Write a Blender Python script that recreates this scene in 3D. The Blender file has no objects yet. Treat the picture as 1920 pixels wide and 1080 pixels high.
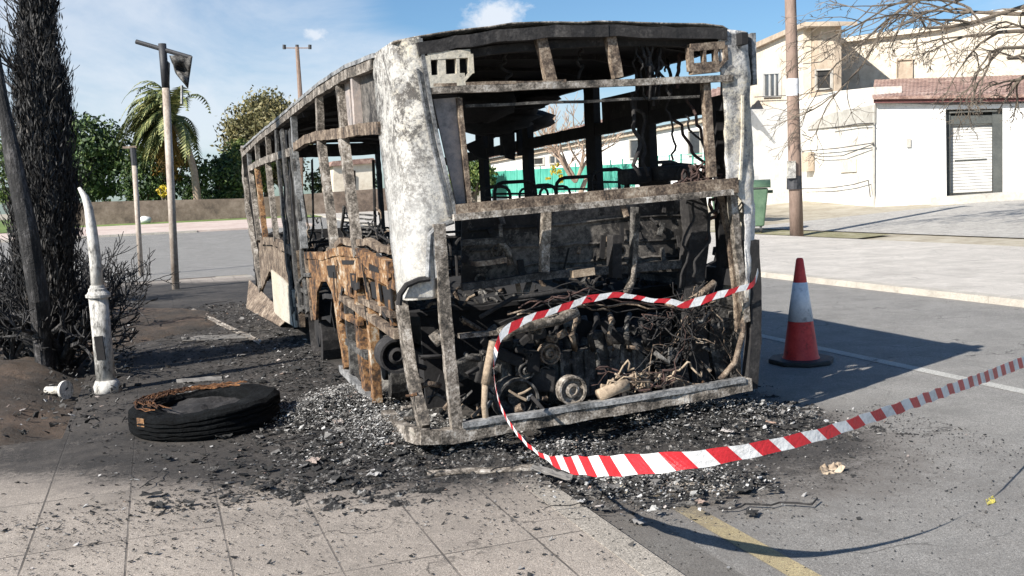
import bpy, math, random
import numpy as np
from mathutils import Vector, Matrix, noise
RNG = random.Random(7)
SC = bpy.context.scene
COL = SC.collection
rad = math.radians
# ---------------------------------------------------------------- camera
F, PITCH, ROLL, HCAM = 1842.4, rad(5.633), rad(2.42), 1.75
_f = Vector((0, math.cos(PITCH), -math.sin(PITCH))); _u = Vector((0, math.sin(PITCH), math.cos(PITCH))); _r = Vector((1, 0, 0))
CR = _r*math.cos(ROLL) - _u*math.sin(ROLL); CU = _r*math.sin(ROLL) + _u*math.cos(ROLL); CF = _f
CAM = Vector((0, 0, HCAM))
cd = bpy.data.cameras.new('camera'); co = bpy.data.objects.new('camera', cd); COL.objects.link(co)
m = Matrix.Identity(4)
for i in range(3): m[i][0], m[i][1], m[i][2], m[i][3] = CR[i], CU[i], -CF[i], CAM[i]
co.matrix_world = m
cd.sensor_width = 36; cd.lens = F/1920*36; cd.clip_end = 2000; cd.clip_start = .05
SC.camera = co
# ---------------------------------------------------------------- sky, sun
SUN_AZ, SUN_EL = rad(227.8), rad(35.2)      # azimuth of the sun from +Y towards +X
to_sun = Vector((math.sin(SUN_AZ)*math.cos(SUN_EL), math.cos(SUN_AZ)*math.cos(SUN_EL), math.sin(SUN_EL)))
sl = bpy.data.lights.new('sun', 'SUN'); sl.energy = 5.0; sl.angle = rad(.5); sl.color = (1, .95, .87)
so = bpy.data.objects.new('sun', sl); COL.objects.link(so); so.rotation_euler = to_sun.to_track_quat('Z', 'Y').to_euler()
so.location = (-20, -20, 30)
SC.view_settings.view_transform = 'Standard'; SC.view_settings.look = 'None'; SC.view_settings.gamma = 1
SC.view_settings.exposure = .86

def ray(px, py): return (CR*((px-960)/F) - CU*((py-540)/F) + CF)
W = bpy.data.worlds.new('World'); SC.world = W; W.use_nodes = True
nt = W.node_tree; N = nt.nodes; L = nt.links; N.clear()
out = N.new('ShaderNodeOutputWorld'); bg = N.new('ShaderNodeBackground'); bg.inputs[1].default_value = .062
sky = N.new('ShaderNodeTexSky'); sky.sky_type = 'NISHITA'; sky.sun_disc = False; sky.sun_elevation = SUN_EL; sky.sun_rotation = SUN_AZ
sky.air_density = 1.0; sky.dust_density = .6; sky.ozone_density = 2.5
tc = N.new('ShaderNodeTexCoord')
def wmath(op, a, b=None, c=None, clamp=False):
    n = N.new('ShaderNodeMath'); n.operation = op; n.use_clamp = clamp
    for i, v in enumerate((a, b, c)):
        if v is None: continue
        if isinstance(v, (int, float)): n.inputs[i].default_value = v
        else: L.new(v, n.inputs[i])
    return n.outputs[0]
def wnoise(scale, detail, rough, stretch=(1, 1, 1), dist=0):
    mp = N.new('ShaderNodeMapping'); mp.inputs['Scale'].default_value = stretch; L.new(tc.outputs['Generated'], mp.inputs[0])
    n = N.new('ShaderNodeTexNoise'); n.inputs['Scale'].default_value = scale; n.inputs['Detail'].default_value = detail
    n.inputs['Roughness'].default_value = rough; n.inputs['Distortion'].default_value = dist; L.new(mp.outputs[0], n.inputs[0]); return n.outputs[0]
def cloud(px, py, rx, ry, gain, nz, thr, soft):
    """a cloud in the sky round one direction, rx/ry its angular half sizes"""
    d = ray(px, py).normalized(); side = d.cross(Vector((0, 0, 1))).normalized(); up = side.cross(d).normalized()
    def dot(v):
        n = N.new('ShaderNodeVectorMath'); n.operation = 'DOT_PRODUCT'; L.new(tc.outputs['Generated'], n.inputs[0]); n.inputs[1].default_value = v; return n.outputs['Value']
    a = wmath('DIVIDE', dot(side), rx); b = wmath('DIVIDE', dot(up), ry); c = dot(d)
    r2 = wmath('ADD', wmath('MULTIPLY', a, a), wmath('MULTIPLY', b, b))
    fall = wmath('SUBTRACT', 1, r2, clamp=True)
    fall = wmath('MULTIPLY', fall, wmath('GREATER_THAN', c, 0))
    v = wmath('DIVIDE', wmath('SUBTRACT', wmath('ADD', wmath('MULTIPLY', fall, .75), wmath('MULTIPLY', nz, 1.9)), thr), soft, clamp=True)
    v = wmath('MULTIPLY', v, wmath('MULTIPLY', fall, 4, clamp=True))
    return wmath('MULTIPLY', v, gain)
nz1 = wnoise(5, 7, .6, (1, 1, 2.6), .5); nz2 = wnoise(34, 6, .62, (1, 1, 1.3), .2)
cs = [cloud(230, 60, .26, .11, .62, nz1, .92, .8), cloud(330, 200, .42, .09, .72, nz1, .85, .8), cloud(60, 190, .3, .10, .7, nz1, .85, .8),
      cloud(935, 30, .042, .022, .85, nz2, 1.18, .45), cloud(597, 68, .020, .012, .8, nz2, 1.2, .5), cloud(895, 48, .03, .010, .5, nz2, 1.25, .5),
      cloud(1200, 240, .4, .08, .35, nz1, 1.0, .9), cloud(-700, 100, .5, .2, .6, nz1, 1.1, .8), cloud(2900, 0, .5, .2, .6, nz1, 1.1, .8)]
tot = cs[0]
for c in cs[1:]: tot = wmath('MAXIMUM', tot, c)
mx = N.new('ShaderNodeMix'); mx.data_type = 'RGBA'; L.new(tot, mx.inputs[0])
tint = N.new('ShaderNodeMix'); tint.data_type = 'RGBA'; tint.blend_type = 'MULTIPLY'; tint.inputs[0].default_value = 1
L.new(sky.outputs[0], tint.inputs[6]); tint.inputs[7].default_value = (.78, 1.0, 1.16, 1)
L.new(tint.outputs[2], mx.inputs[6]); mx.inputs[7].default_value = (8.0, 8.4, 9.0, 1)
L.new(mx.outputs[2], bg.inputs[0]); L.new(bg.outputs[0], out.inputs[0])

# ---------------------------------------------------------------- geometry of the place
TH = rad(19.856)                                # direction of the road
def UV(u, v): return (-u*math.sin(TH)+v*math.cos(TH), u*math.cos(TH)+v*math.sin(TH))
def uv(x, y): return (-x*math.sin(TH)+y*math.cos(TH), x*math.cos(TH)+y*math.sin(TH))
U1, U2, V1, V2 = 35, 75, 17.6, 50
def hz(u, v): return .04*(min(max(v, V1), V2)-V1) + .02*(min(max(u, U1), U2)-U1)
def h(x, y): return hz(*uv(x, y))
def G(px, py, lift=0.0):
    d = ray(px, py); t = 1.0
    while t < 400:
        p = CAM + d*t
        if p.z <= h(p.x, p.y)+lift: break
        t += .05 if t < 40 else .3
    return p
def AT(px, py, Y):
    d = ray(px, py); return CAM + d*(Y/d.y)
def ONV(px, py, base):                           # point of the vertical plane facing the camera through base
    return AT(px, py, base.y)
# bus frame
def _rot(yaw, tx, ty): return Matrix.Rotation(yaw, 3, 'Z') @ Matrix.Rotation(tx, 3, 'X') @ Matrix.Rotation(ty, 3, 'Y')
BR = _rot(rad(19.856), rad(.262), rad(-.847)); BT = Vector((-.615, 6.163, -.097+.0)); BM = Matrix.Translation(BT) @ BR.to_4x4()
BI = BM.inverted(); BO = BI @ CAM; BI3 = BR.transposed()
def R(px, py, y=0.):
    d = BI3 @ ray(px, py); return BO + d*((y-BO.y)/d.y)
def S(px, py, x=0.):
    d = BI3 @ ray(px, py); return BO + d*((x-BO.x)/d.x)

# ---------------------------------------------------------------- mesh helpers
class MB:
    def __init__(s): s.v = []; s.f = []; s.mi = []; s.m = 0
    def add(s, vs, fs):
        b = len(s.v); s.v += [tuple(p) for p in vs]; s.f += [tuple(i+b for i in f) for f in fs]; s.mi += [s.m]*len(fs); return s
    def box(s, c, size, rot=None):
        c = Vector(c); hx, hy, hz_ = size[0]/2, size[1]/2, size[2]/2
        vs = [Vector((x, y, z)) for x in (-hx, hx) for y in (-hy, hy) for z in (-hz_, hz_)]
        if rot is not None: vs = [rot @ p for p in vs]
        return s.add([c+p for p in vs], [(0, 1, 3, 2), (4, 6, 7, 5), (0, 4, 5, 1), (2, 3, 7, 6), (0, 2, 6, 4), (1, 5, 7, 3)])
    def bar(s, p0, p1, w, t, side=(0, 1, 0), n=None, jit=.0, bow=0., ends=True):
        """rectangular bar from p0 to p1; t along `side`, w across it; bent and dented by jit"""
        p0, p1 = Vector(p0), Vector(p1); ax = (p1-p0); ln = ax.length
        if ln < 1e-6: return s
        ax = ax/ln; sd = Vector(side); sd = (sd-ax*sd.dot(ax))
        if sd.length < 1e-3: sd = ax.orthogonal()
        sd.normalize(); ot = ax.cross(sd)
        if n is None: n = max(1, int(ln/.09)) if jit or bow else 1
        ph = RNG.uniform(0, 50); vs = []
        for i in range(n+1):
            k = i/n; c = p0.lerp(p1, k); e = math.sin(math.pi*k)
            if jit: c = c + Vector((noise.noise((k*ln*3+ph, 0, 0)), noise.noise((k*ln*3+ph, 9, 0)), noise.noise((k*ln*3+ph, 0, 9))))*jit*.75*min(1, e*3+.1)
            c = c + ot*bow*e
            ww = w*(1+(noise.noise((k*ln*9+ph, 3, 3))*.12 if jit else 0))
            tt = t*(1+(noise.noise((k*ln*9+ph, 7, 3))*.2 if jit else 0))
            for a, b in ((-1, -1), (1, -1), (1, 1), (-1, 1)): vs.append(c+ot*(a*ww/2)+sd*(b*tt/2))
        fs = []
        for i in range(n):
            for j in range(4): fs.append((i*4+j, i*4+(j+1) % 4, i*4+4+(j+1) % 4, i*4+4+j))
        if ends: fs += [(3, 2, 1, 0), (n*4, n*4+1, n*4+2, n*4+3)]
        return s.add(vs, fs)
    def path(s, pts, w, t, side=(0, 1, 0), jit=0.):
        pts = [Vector(p) for p in pts]
        for a, b in zip(pts, pts[1:]):
            e = (b-a).normalized()*min(w, t)*.25
            s.bar(a-e, b+e, w, t, side, jit=jit)
        return s
    def tube(s, pts, r, sides=6, r1=None, cap=True):
        pts = [Vector(p) for p in pts]; n = len(pts); vs = []; r1 = r if r1 is None else r1
        prev = None
        for i, p in enumerate(pts):
            d = (pts[min(i+1, n-1)]-pts[max(i-1, 0)])
            if d.length < 1e-9: d = Vector((0, 0, 1))
            d.normalize()
            a = d.orthogonal().normalized() if prev is None else (prev-d*prev.dot(d))
            if a.length < 1e-4: a = d.orthogonal()
            a.normalize(); prev = a; b = d.cross(a)
            rr = (r[i] if isinstance(r, (list, tuple)) else r+(r1-r)*i/max(1, n-1))
            for j in range(sides):
                an = 2*math.pi*j/sides; vs.append(p+a*(math.cos(an)*rr)+b*(math.sin(an)*rr))
        fs = []
        for i in range(n-1):
            for j in range(sides):
                k = (j+1) % sides; fs.append((i*sides+j, i*sides+k, i*sides+sides+k, i*sides+sides+j))
        if cap: fs += [tuple(range(sides-1, -1, -1)), tuple((n-1)*sides+j for j in range(sides))]
        return s.add(vs, fs)
    def lathe(s, prof, c, axis=(0, 0, 1), sides=24, close=False):
        c = Vector(c); ax = Vector(axis).normalized(); a = ax.orthogonal().normalized(); b = ax.cross(a); vs = []
        for (r, z) in prof:
            for j in range(sides):
                an = 2*math.pi*j/sides; vs.append(c+ax*z+a*(math.cos(an)*r)+b*(math.sin(an)*r))
        fs = []; n = len(prof); rng = range(n if close else n-1)
        for i in rng:
            i2 = (i+1) % n
            for j in range(sides):
                k = (j+1) % sides; fs.append((i*sides+j, i*sides+k, i2*sides+k, i2*sides+j))
        return s.add(vs, fs)
    def prism(s, poly, off):
        """polygon of 3D points (coplanar) extruded by the vector off"""
        poly = [Vector(p) for p in poly]; off = Vector(off); n = len(poly)
        fs = [tuple(range(n)), tuple(range(2*n-1, n-1, -1))]
        for i in range(n):
            j = (i+1) % n; fs.append((j, i, i+n, j+n))
        return s.add(poly+[p+off for p in poly], fs)
    def grid(s, rows, thick=None):
        nr, nc = len(rows), len(rows[0]); vs = [p for r in rows for p in r]
        fs = [(i*nc+j, i*nc+j+1, (i+1)*nc+j+1, (i+1)*nc+j) for i in range(nr-1) for j in range(nc-1)]
        return s.add(vs, fs)
    def build(s, name, mats, parent=None, smooth=False, solid=None, bevel=None):
        me = bpy.data.meshes.new(name); me.from_pydata(s.v, [], s.f); me.update()
        if not isinstance(mats, (list, tuple)): mats = [mats]
        for mm in mats: me.materials.append(mm)
        if len(mats) > 1: me.polygons.foreach_set('material_index', s.mi)
        if smooth: me.polygons.foreach_set('use_smooth', [True]*len(me.polygons))
        o = bpy.data.objects.new(name, me); COL.objects.link(o)
        if parent is not None: o.parent = parent
        if solid: md = o.modifiers.new('solid', 'SOLIDIFY'); md.thickness = solid; md.offset = 0
        if bevel: md = o.modifiers.new('bevel', 'BEVEL'); md.width = bevel; md.segments = 2; md.limit_method = 'ANGLE'
        return o
def tag(o, label=None, cat=None, group=None, kind=None):
    if label: o['label'] = label
    if cat: o['category'] = cat
    if group: o['group'] = group
    if kind: o['kind'] = kind
    return o
def empty(name, loc, label, cat, group=None, rz=0):
    o = bpy.data.objects.new(name, None); COL.objects.link(o); o.location = loc; o.rotation_euler = (0, 0, rz); o.empty_display_size = .2
    return tag(o, label, cat, group)
def shift(mb, loc):
    mb.v = [(a-loc[0], b-loc[1], c-loc[2]) for a, b, c in mb.v]; return mb

# ---------------------------------------------------------------- materials
def newmat(name):
    m_ = bpy.data.materials.new(name); m_.use_nodes = True; n = m_.node_tree
    return m_, n, n.nodes, n.links, n.nodes['Principled BSDF']
class NB:
    """small node builder"""
    def __init__(s, name, coord='Object', obj=None):
        s.m, s.t, s.n, s.l, s.b = newmat(name); s.tc = s.n.new('ShaderNodeTexCoord')
        if obj is not None: s.tc.object = obj
        s.co = s.tc.outputs[coord]
    def noise(s, scale, detail=5, rough=.6, stretch=None, dist=0, co=None):
        n = s.n.new('ShaderNodeTexNoise'); n.inputs['Scale'].default_value = scale; n.inputs['Detail'].default_value = detail
        n.inputs['Roughness'].default_value = rough; n.inputs['Distortion'].default_value = dist
        c = co or s.co
        if stretch:
            mp = s.n.new('ShaderNodeMapping'); mp.inputs['Scale'].default_value = stretch; s.l.new(c, mp.inputs[0]); c = mp.outputs[0]
        s.l.new(c, n.inputs[0]); return n.outputs[0]
    def voro(s, scale, feature='F1', co=None, out='Distance'):
        n = s.n.new('ShaderNodeTexVoronoi'); n.feature = feature; n.inputs['Scale'].default_value = scale; s.l.new(co or s.co, n.inputs['Vector']); return n.outputs[out]
    def math(s, op, a, b=None, c=None, clamp=False):
        n = s.n.new('ShaderNodeMath'); n.operation = op; n.use_clamp = clamp
        for i, v in enumerate((a, b, c)):
            if v is None: continue
            if isinstance(v, (int, float)): n.inputs[i].default_value = v
            else: s.l.new(v, n.inputs[i])
        return n.outputs[0]
    def ramp(s, fac, stops, mode='LINEAR'):
        n = s.n.new('ShaderNodeValToRGB'); cr = n.color_ramp; cr.interpolation = mode
        while len(cr.elements) < len(stops): cr.elements.new(.5)
        for e, (p, c) in zip(cr.elements, stops):
            e.position = p; e.color = (c, c, c, 1) if isinstance(c, (int, float)) else (*c, 1)
        s.l.new(fac, n.inputs[0]); return n.outputs[0]
    def mix(s, fac, a, b, blend='MIX'):
        n = s.n.new('ShaderNodeMix'); n.data_type = 'RGBA'; n.blend_type = blend
        for i, v in ((0, fac), (6, a), (7, b)):
            if isinstance(v, (int, float)) and i == 0: n.inputs[0].default_value = v
            elif isinstance(v, (int, float)): n.inputs[i].default_value = (v, v, v, 1)
            elif isinstance(v, (tuple, list)): n.inputs[i].default_value = (*v, 1)
            else: s.l.new(v, n.inputs[i])
        return n.outputs[2]
    def island(s):
        return s.n.new('ShaderNodeNewGeometry').outputs['Random Per Island']
    def done(s, col, rough=.8, bump=None, bstr=.4, bdist=.02, metal=0., spec=None):
        if isinstance(col, (tuple, list)): s.b.inputs['Base Color'].default_value = (*col, 1)
        else: s.l.new(col, s.b.inputs['Base Color'])
        if isinstance(rough, (int, float)): s.b.inputs['Roughness'].default_value = rough
        else: s.l.new(rough, s.b.inputs['Roughness'])
        s.b.inputs['Metallic'].default_value = metal
        if spec is not None: s.b.inputs['Specular IOR Level'].default_value = spec
        if bump is not None:
            bn = s.n.new('ShaderNodeBump'); bn.inputs['Strength'].default_value = bstr; bn.inputs['Distance'].default_value = bdist
            s.l.new(bump, bn.inputs['Height']); s.l.new(bn.outputs[0], s.b.inputs['Normal'])
        return s.m
def noisy(name, stops, scale=6, rough=.85, bump=.4, bdist=.01, metal=0., detail=7, stretch=None, obj=None, dist=0., spec=None):
    k = NB(name, obj=obj); nz = k.math('MULTIPLY_ADD', k.noise(scale, detail, .68, stretch, dist), .75, k.math('MULTIPLY', k.noise(scale*5.3, 5, .75, stretch), .6)); nz = k.math('MULTIPLY_ADD', k.noise(scale*.28, 3, .6), .36, k.math('SUBTRACT', nz, .35)); c = k.ramp(nz, stops)
    return k.done(c, rough, k.noise(scale*5, 5, .7), bump, bdist, metal, spec)

M = {}
M['char'] = noisy('char', [(.3, (.006, .006, .007)), (.55, (.022, .020, .020)), (.72, (.07, .065, .062))], 7, .9, .6)
M['soot'] = noisy('soot', [(.35, (.004, .004, .005)), (.65, (.016, .015, .016)), (.8, (.04, .038, .038))], 5, .95, .5)
M['scorched'] = noisy('scorched_metal', [(.36, (.016, .014, .012)), (.47, (.10, .084, .068)), (.57, (.27, .235, .20)), (.68, (.50, .47, .43))], 12, .75, .6, .012)
M['brownmetal'] = noisy('brown_burnt_metal', [(.36, (.016, .013, .011)), (.47, (.10, .07, .05)), (.58, (.24, .185, .135)), (.70, (.42, .36, .29))], 12, .8, .6, .012)
M['rust'] = noisy('rust', [(.38, (.014, .012, .011)), (.46, (.085, .045, .024)), (.53, (.23, .115, .045)), (.59, (.30, .19, .10)), (.66, (.46, .41, .34))], 4.5, .9, .5, .01)
M['alu'] = noisy('burnt_aluminium', [(.36, (.06, .06, .06)), (.5, (.22, .22, .22)), (.66, (.48, .475, .47))], 9, .6, .5, .01, .3)
M['iron'] = noisy('engine_iron', [(.36, (.008, .008, .008)), (.5, (.045, .042, .04)), (.66, (.19, .18, .165))], 14, .7, .6, .01)
M['tan'] = noisy('baked_part', [(.3, (.14, .10, .07)), (.55, (.36, .28, .2)), (.75, (.55, .47, .37))], 9, .8, .5)
M['wire'] = noisy('burnt_wire', [(.35, (.015, .01, .009)), (.6, (.07, .038, .032)), (.75, (.18, .12, .09))], 9, .85, .3)
def panel_mat(name, white, dark, amt, rusty):
    k = NB(name); a = k.noise(6.5, 9, .78, dist=.3); b = k.noise(38, 6, .85); f = k.noise(1.3, 5, .65, (1, 1, .6))
    base = k.ramp(k.math('ADD', k.math('MULTIPLY', f, .6), k.math('MULTIPLY', b, .4)), [(.36, tuple(c*.55 for c in white)), (.48, white), (.58, (.60, .53, .40))])
    spots = k.ramp(k.math('ADD', k.math('MULTIPLY', a, .62), k.math('MULTIPLY', b, .42)), [(amt-.035, 1.), (amt, .6), (amt+.05, 0.)])
    sep = k.n.new('ShaderNodeSeparateXYZ'); k.l.new(k.co, sep.inputs[0]); zf = k.ramp(k.math('ADD', k.math('DIVIDE', sep.outputs[2], 3.), k.math('MULTIPLY', f, .25)), [(.62, .35), (.86, 1.)])
    base = k.mix(k.math('MULTIPLY', zf, .25), base, (.50, .45, .36)); spots = k.math('MULTIPLY', spots, zf)
    c = k.mix(spots, base, dark)
    c = k.mix(k.ramp(k.noise(9, 9, .8), [(.40, .7), (.47, 0.)]), c, tuple(x*.5 for x in white))
    st = k.noise(5, 6, .7, (2.5, 2.5, .35)); c = k.mix(k.ramp(st, [(.60, 0.), (.75, rusty)]), c, (.24, .13, .06))
    c = k.mix(k.ramp(k.noise(60, 4, .7), [(.4, 0.), (.8, .5)]), c, (.12, .115, .11))
    return k.done(c, .7, k.math('ADD', k.math('MULTIPLY', b, .5), a), .55, .03, 0)
M['white_panel'] = panel_mat('blistered_white_panel', (.62, .61, .59), (.07, .062, .055), .50, .35)
M['grey_panel'] = panel_mat('blistered_grey_panel', (.72, .71, .71), (.10, .098, .10), .485, .25)
M['cream_panel'] = panel_mat('scorched_cream_panel', (.62, .58, .50), (.05, .045, .04), .44, .5)
M['pink_panel'] = noisy('heat_stained_panel', [(.3, (.12, .11, .11)), (.5, (.30, .27, .26)), (.62, (.40, .33, .29)), (.75, (.48, .45, .43))], 4, .7, .5)
k = NB('bulkhead'); a = k.noise(2.6, 9, .78, dist=.3)
M['bulkhead'] = k.done(k.mix(k.ramp(k.noise(22, 5, .8), [(.42, 0.), (.6, .8)]), k.ramp(a, [(.40, (.008, .008, .008)), (.485, (.022, .020, .020)), (.50, (.11, .10, .09)), (.60, (.20, .18, .16))]), (.03, .027, .025)), .8, k.noise(30, 5, .7), .5, .01)

# setting materials; soot is a stain round the bus, laid out in the bus's own coordinates
BUS = empty('burnt_bus', (0, 0, 0), 'burnt out city bus shell with bare ribs and gutted engine bay', 'bus'); BUS.matrix_world = BM
def soot_mask(k, rear, side, right, front_extra=0.):
    """0 clean .. 1 burnt: a stain reaching `rear` m behind, `side` m left and `right` m right of the bus"""
    t2 = k.n.new('ShaderNodeTexCoord'); t2.object = BUS
    sp = k.n.new('ShaderNodeSeparateXYZ'); k.l.new(t2.outputs['Object'], sp.inputs[0]); X, Y = sp.outputs[0], sp.outputs[1]
    Y = k.math('SUBTRACT', Y, k.math('MULTIPLY', k.math('MAXIMUM', k.math('MULTIPLY', X, -1), 0), .62))
    dx = k.math('ADD', k.math('DIVIDE', k.math('MAXIMUM', k.math('MULTIPLY', X, -1), 0), side), k.math('DIVIDE', k.math('MAXIMUM', k.math('SUBTRACT', X, 2.5), 0), right))
    dy = k.math('ADD', k.math('DIVIDE', k.math('MAXIMUM', k.math('MULTIPLY', Y, -1), 0), rear), k.math('DIVIDE', k.math('MAXIMUM', k.math('SUBTRACT', Y, 14), 0), 3))
    d = k.math('SQRT', k.math('ADD', k.math('MULTIPLY', dx, dx), k.math('MULTIPLY', dy, dy)))
    w = k.math('ADD', k.math('MULTIPLY', k.noise(.9, 7, .65), .9), k.math('MULTIPLY', k.noise(9, 7, .85), .7))
    v = k.math('SUBTRACT', 1.80, k.math('ADD', d, w))
    return k.math('MULTIPLY', v, 1.25, clamp=True)
def ground_mat(name, base, speck, rear, side, right, joints=None, burnt=(.022, .019, .017), mid=(.115, .10, .088), sc=1., rough=.9):
    k = NB(name); g = k.noise(55*sc, 6, .8); l = k.noise(.7, 5, .6); fine = k.noise(170*sc, 3, .7)
    c = k.mix(k.ramp(l, [(.35, 0.), (.65, 1.)]), base, tuple(x*1.22 for x in base))
    c = k.mix(k.ramp(g, [(.46, 0.), (.60, .8)]), c, tuple(x*1.5 for x in base))
    c = k.mix(k.ramp(fine, [(.40, .9), (.50, 0.)]), c, tuple(x*.32 for x in base))
    c = k.mix(k.ramp(k.noise(130*sc, 2, .6), [(.60, 0.), (.70, .9)]), c, tuple(min(.8, x*2.3) for x in base))
    dk = k.n.new('ShaderNodeTexVoronoi'); dk.feature = 'DISTANCE_TO_EDGE'; dk.inputs['Scale'].default_value = .55
    wv = k.n.new('ShaderNodeVectorMath'); wv.operation = 'ADD'; k.l.new(k.co, wv.inputs[0])
    wn = k.n.new('ShaderNodeTexNoise'); wn.inputs['Scale'].default_value = 2.2; wn.inputs['Detail'].default_value = 6; k.l.new(k.co, wn.inputs[0]); k.l.new(wn.outputs['Color'], wv.inputs[1]); k.l.new(wv.outputs[0], dk.inputs['Vector'])
    crack = k.math('MULTIPLY', k.ramp(dk.outputs['Distance'], [(.0, 1.), (.007, 0.)]), k.ramp(k.noise(.8, 4, .6), [(.50, 0.), (.58, 1.)]))
    c = k.mix(crack, c, tuple(x*.2 for x in base))
    c = k.mix(k.ramp(k.noise(2.3, 7, .75, dist=.4), [(.55, 0.), (.72, .55)]), c, tuple(x*.5 for x in speck))
    c = k.mix(k.ramp(k.noise(95*sc, 4, .85), [(.34, .8), (.42, 0.)]), c, tuple(x*.3 for x in base))
    c = k.mix(k.ramp(k.noise(1.6, 9, .8), [(.40, .45), (.56, 0.)]), c, tuple(x*.55 for x in base))
    bump = k.math('ADD', g, k.math('MULTIPLY', fine, .5))
    if joints:
        mp = k.n.new('ShaderNodeMapping'); mp.inputs['Rotation'].default_value = (0, 0, -TH); k.l.new(k.co, mp.inputs[0])
        mp.inputs['Location'].default_value = joints[2]
        br = k.n.new('ShaderNodeTexBrick'); br.inputs['Scale'].default_value = 1; br.inputs['Mortar Size'].default_value = .006; br.inputs['Mortar Smooth'].default_value = .3
        br.inputs['Brick Width'].default_value = joints[0]; br.inputs['Row Height'].default_value = joints[1]; br.offset = 0; br.offset_frequency = 1
        br.inputs['Color1'].default_value = (.93, .93, .93, 1); br.inputs['Color2'].default_value = (1.05, 1.05, 1.05, 1); br.inputs['Mortar'].default_value = (1, 1, 1, 1)
        dn = k.n.new('ShaderNodeMixRGB') if False else None
        k.l.new(mp.outputs[0], br.inputs['Vector'])
        c = k.mix(1., c, br.outputs['Color'], 'MULTIPLY')
        jm = k.math('MULTIPLY', br.outputs['Fac'], k.ramp(k.noise(3, 4, .6), [(.35, .35), (.55, 1.)]))
        c = k.mix(jm, c, tuple(x*.28 for x in base)); bump = k.math('SUBTRACT', bump, k.math('MULTIPLY', br.outputs['Fac'], 1.2))
    s = soot_mask(k, rear, side, right)
    if rear > .5:
        sf = soot_mask(k, rear*2.1, side*1.25, right*1.8); smear = k.ramp(k.noise(3.2, 9, .8, (1, 1.8, 1)), [(.36, 1.), (.62, .25)])
        c = k.mix(k.math('MULTIPLY', k.math('MULTIPLY', sf, smear), .62), c, tuple(x*1.15 for x in mid))
    sp = k.noise(42, 6, .9); sg = k.math('ADD', s, k.math('MULTIPLY', k.math('SUBTRACT', k.math('ADD', k.math('MULTIPLY', sp, .6), k.math('MULTIPLY', k.noise(110, 3, .8), .4)), .5), 1.7))
    s1 = k.math('MULTIPLY', k.ramp(k.math('MULTIPLY', sg, k.ramp(s, [(0., 0.), (.12, 1.)])), [(.0, 0.), (.5, 1.)]), .8)
    c = k.mix(s1, c, mid)
    pat = k.ramp(k.noise(1.7, 8, .75, dist=.5), [(.42, 1.), (.60, .70)])
    c = k.mix(k.math('MULTIPLY', k.ramp(sg, [(.36, 0.), (.62, 1.)]), pat), c, k.ramp(sp, [(.35, tuple(x*.7 for x in burnt)), (.54, burnt), (.61, (.05, .045, .042)), (.68, (.16, .15, .14)), (.76, (.38, .36, .34))]))
    return k.done(c, rough, bump, .55, .012)
M['road'] = ground_mat('asphalt', (.225, .215, .20), (.2, .19, .17), 1.9, 2, .8, sc=1.0)
M['paving'] = ground_mat('concrete_paving', (.33, .285, .242), (.3, .27, .23), 1.1, 5.6, 2.0, joints=(.47, .93, (-.23, .3, 0)))
M['far_paving'] = ground_mat('far_paving', (.50, .46, .41), (.36, .33, .29), .1, .1, .1, joints=(2.4, 1.1, (0, 0, 0)))
M['kerb'] = ground_mat('kerb_concrete', (.34, .305, .26), (.3, .27, .23), 1.1, 5, 2.0, sc=.8)
M['far_kerb'] = ground_mat('far_kerb', (.46, .42, .36), (.3, .27, .23), .1, .1, .1, joints=(1.0, 5., (0, 0, 0)))
M['yellow_line'] = ground_mat('worn_yellow_paint', (.43, .345, .19), (.3, .2, .1), 2.0, 2, 1.0)
M['white_line'] = ground_mat('worn_white_paint', (.40, .39, .36), (.3, .3, .3), 1., 1, 1.0)
M['gutter'] = ground_mat('gutter', (.15, .142, .13), (.1, .1, .1), 1.8, 2, 1.0)
k = NB('soil'); a = k.noise(1.1, 8, .7); b = k.noise(30, 6, .8)
M['soil'] = k.done(k.mix(k.ramp(b, [(.4, 0.), (.7, .7)]), k.ramp(a, [(.35, (.02, .017, .014)), (.5, (.06, .042, .03)), (.64, (.15, .10, .068))]), (.10, .09, .08)), .95, b, .9, .05)
M['verge'] = noisy('dry_ground', [(.3, (.20, .17, .12)), (.5, (.34, .30, .23)), (.7, (.44, .40, .33))], .6, .95, .6, .03)
M['gravel'] = noisy('grey_gravel', [(.3, (.20, .19, .18)), (.5, (.36, .34, .31)), (.7, (.52, .5, .46))], 9, .95, .7, .03)
M['grass'] = noisy('grass', [(.3, (.05, .09, .02)), (.5, (.12, .18, .04)), (.7, (.22, .27, .09))], 1.2, .9, .6, .05)
M['dry_grass'] = noisy('dry_grass', [(.3, (.12, .12, .05)), (.5, (.22, .20, .11)), (.7, (.34, .31, .22))], 2.5, .9, .6, .05)
M['pink_paving'] = noisy('pink_paving', [(.3, (.40, .30, .26)), (.5, (.50, .40, .35)), (.7, (.60, .52, .46))], 1.2, .9, .3, .01)

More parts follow.
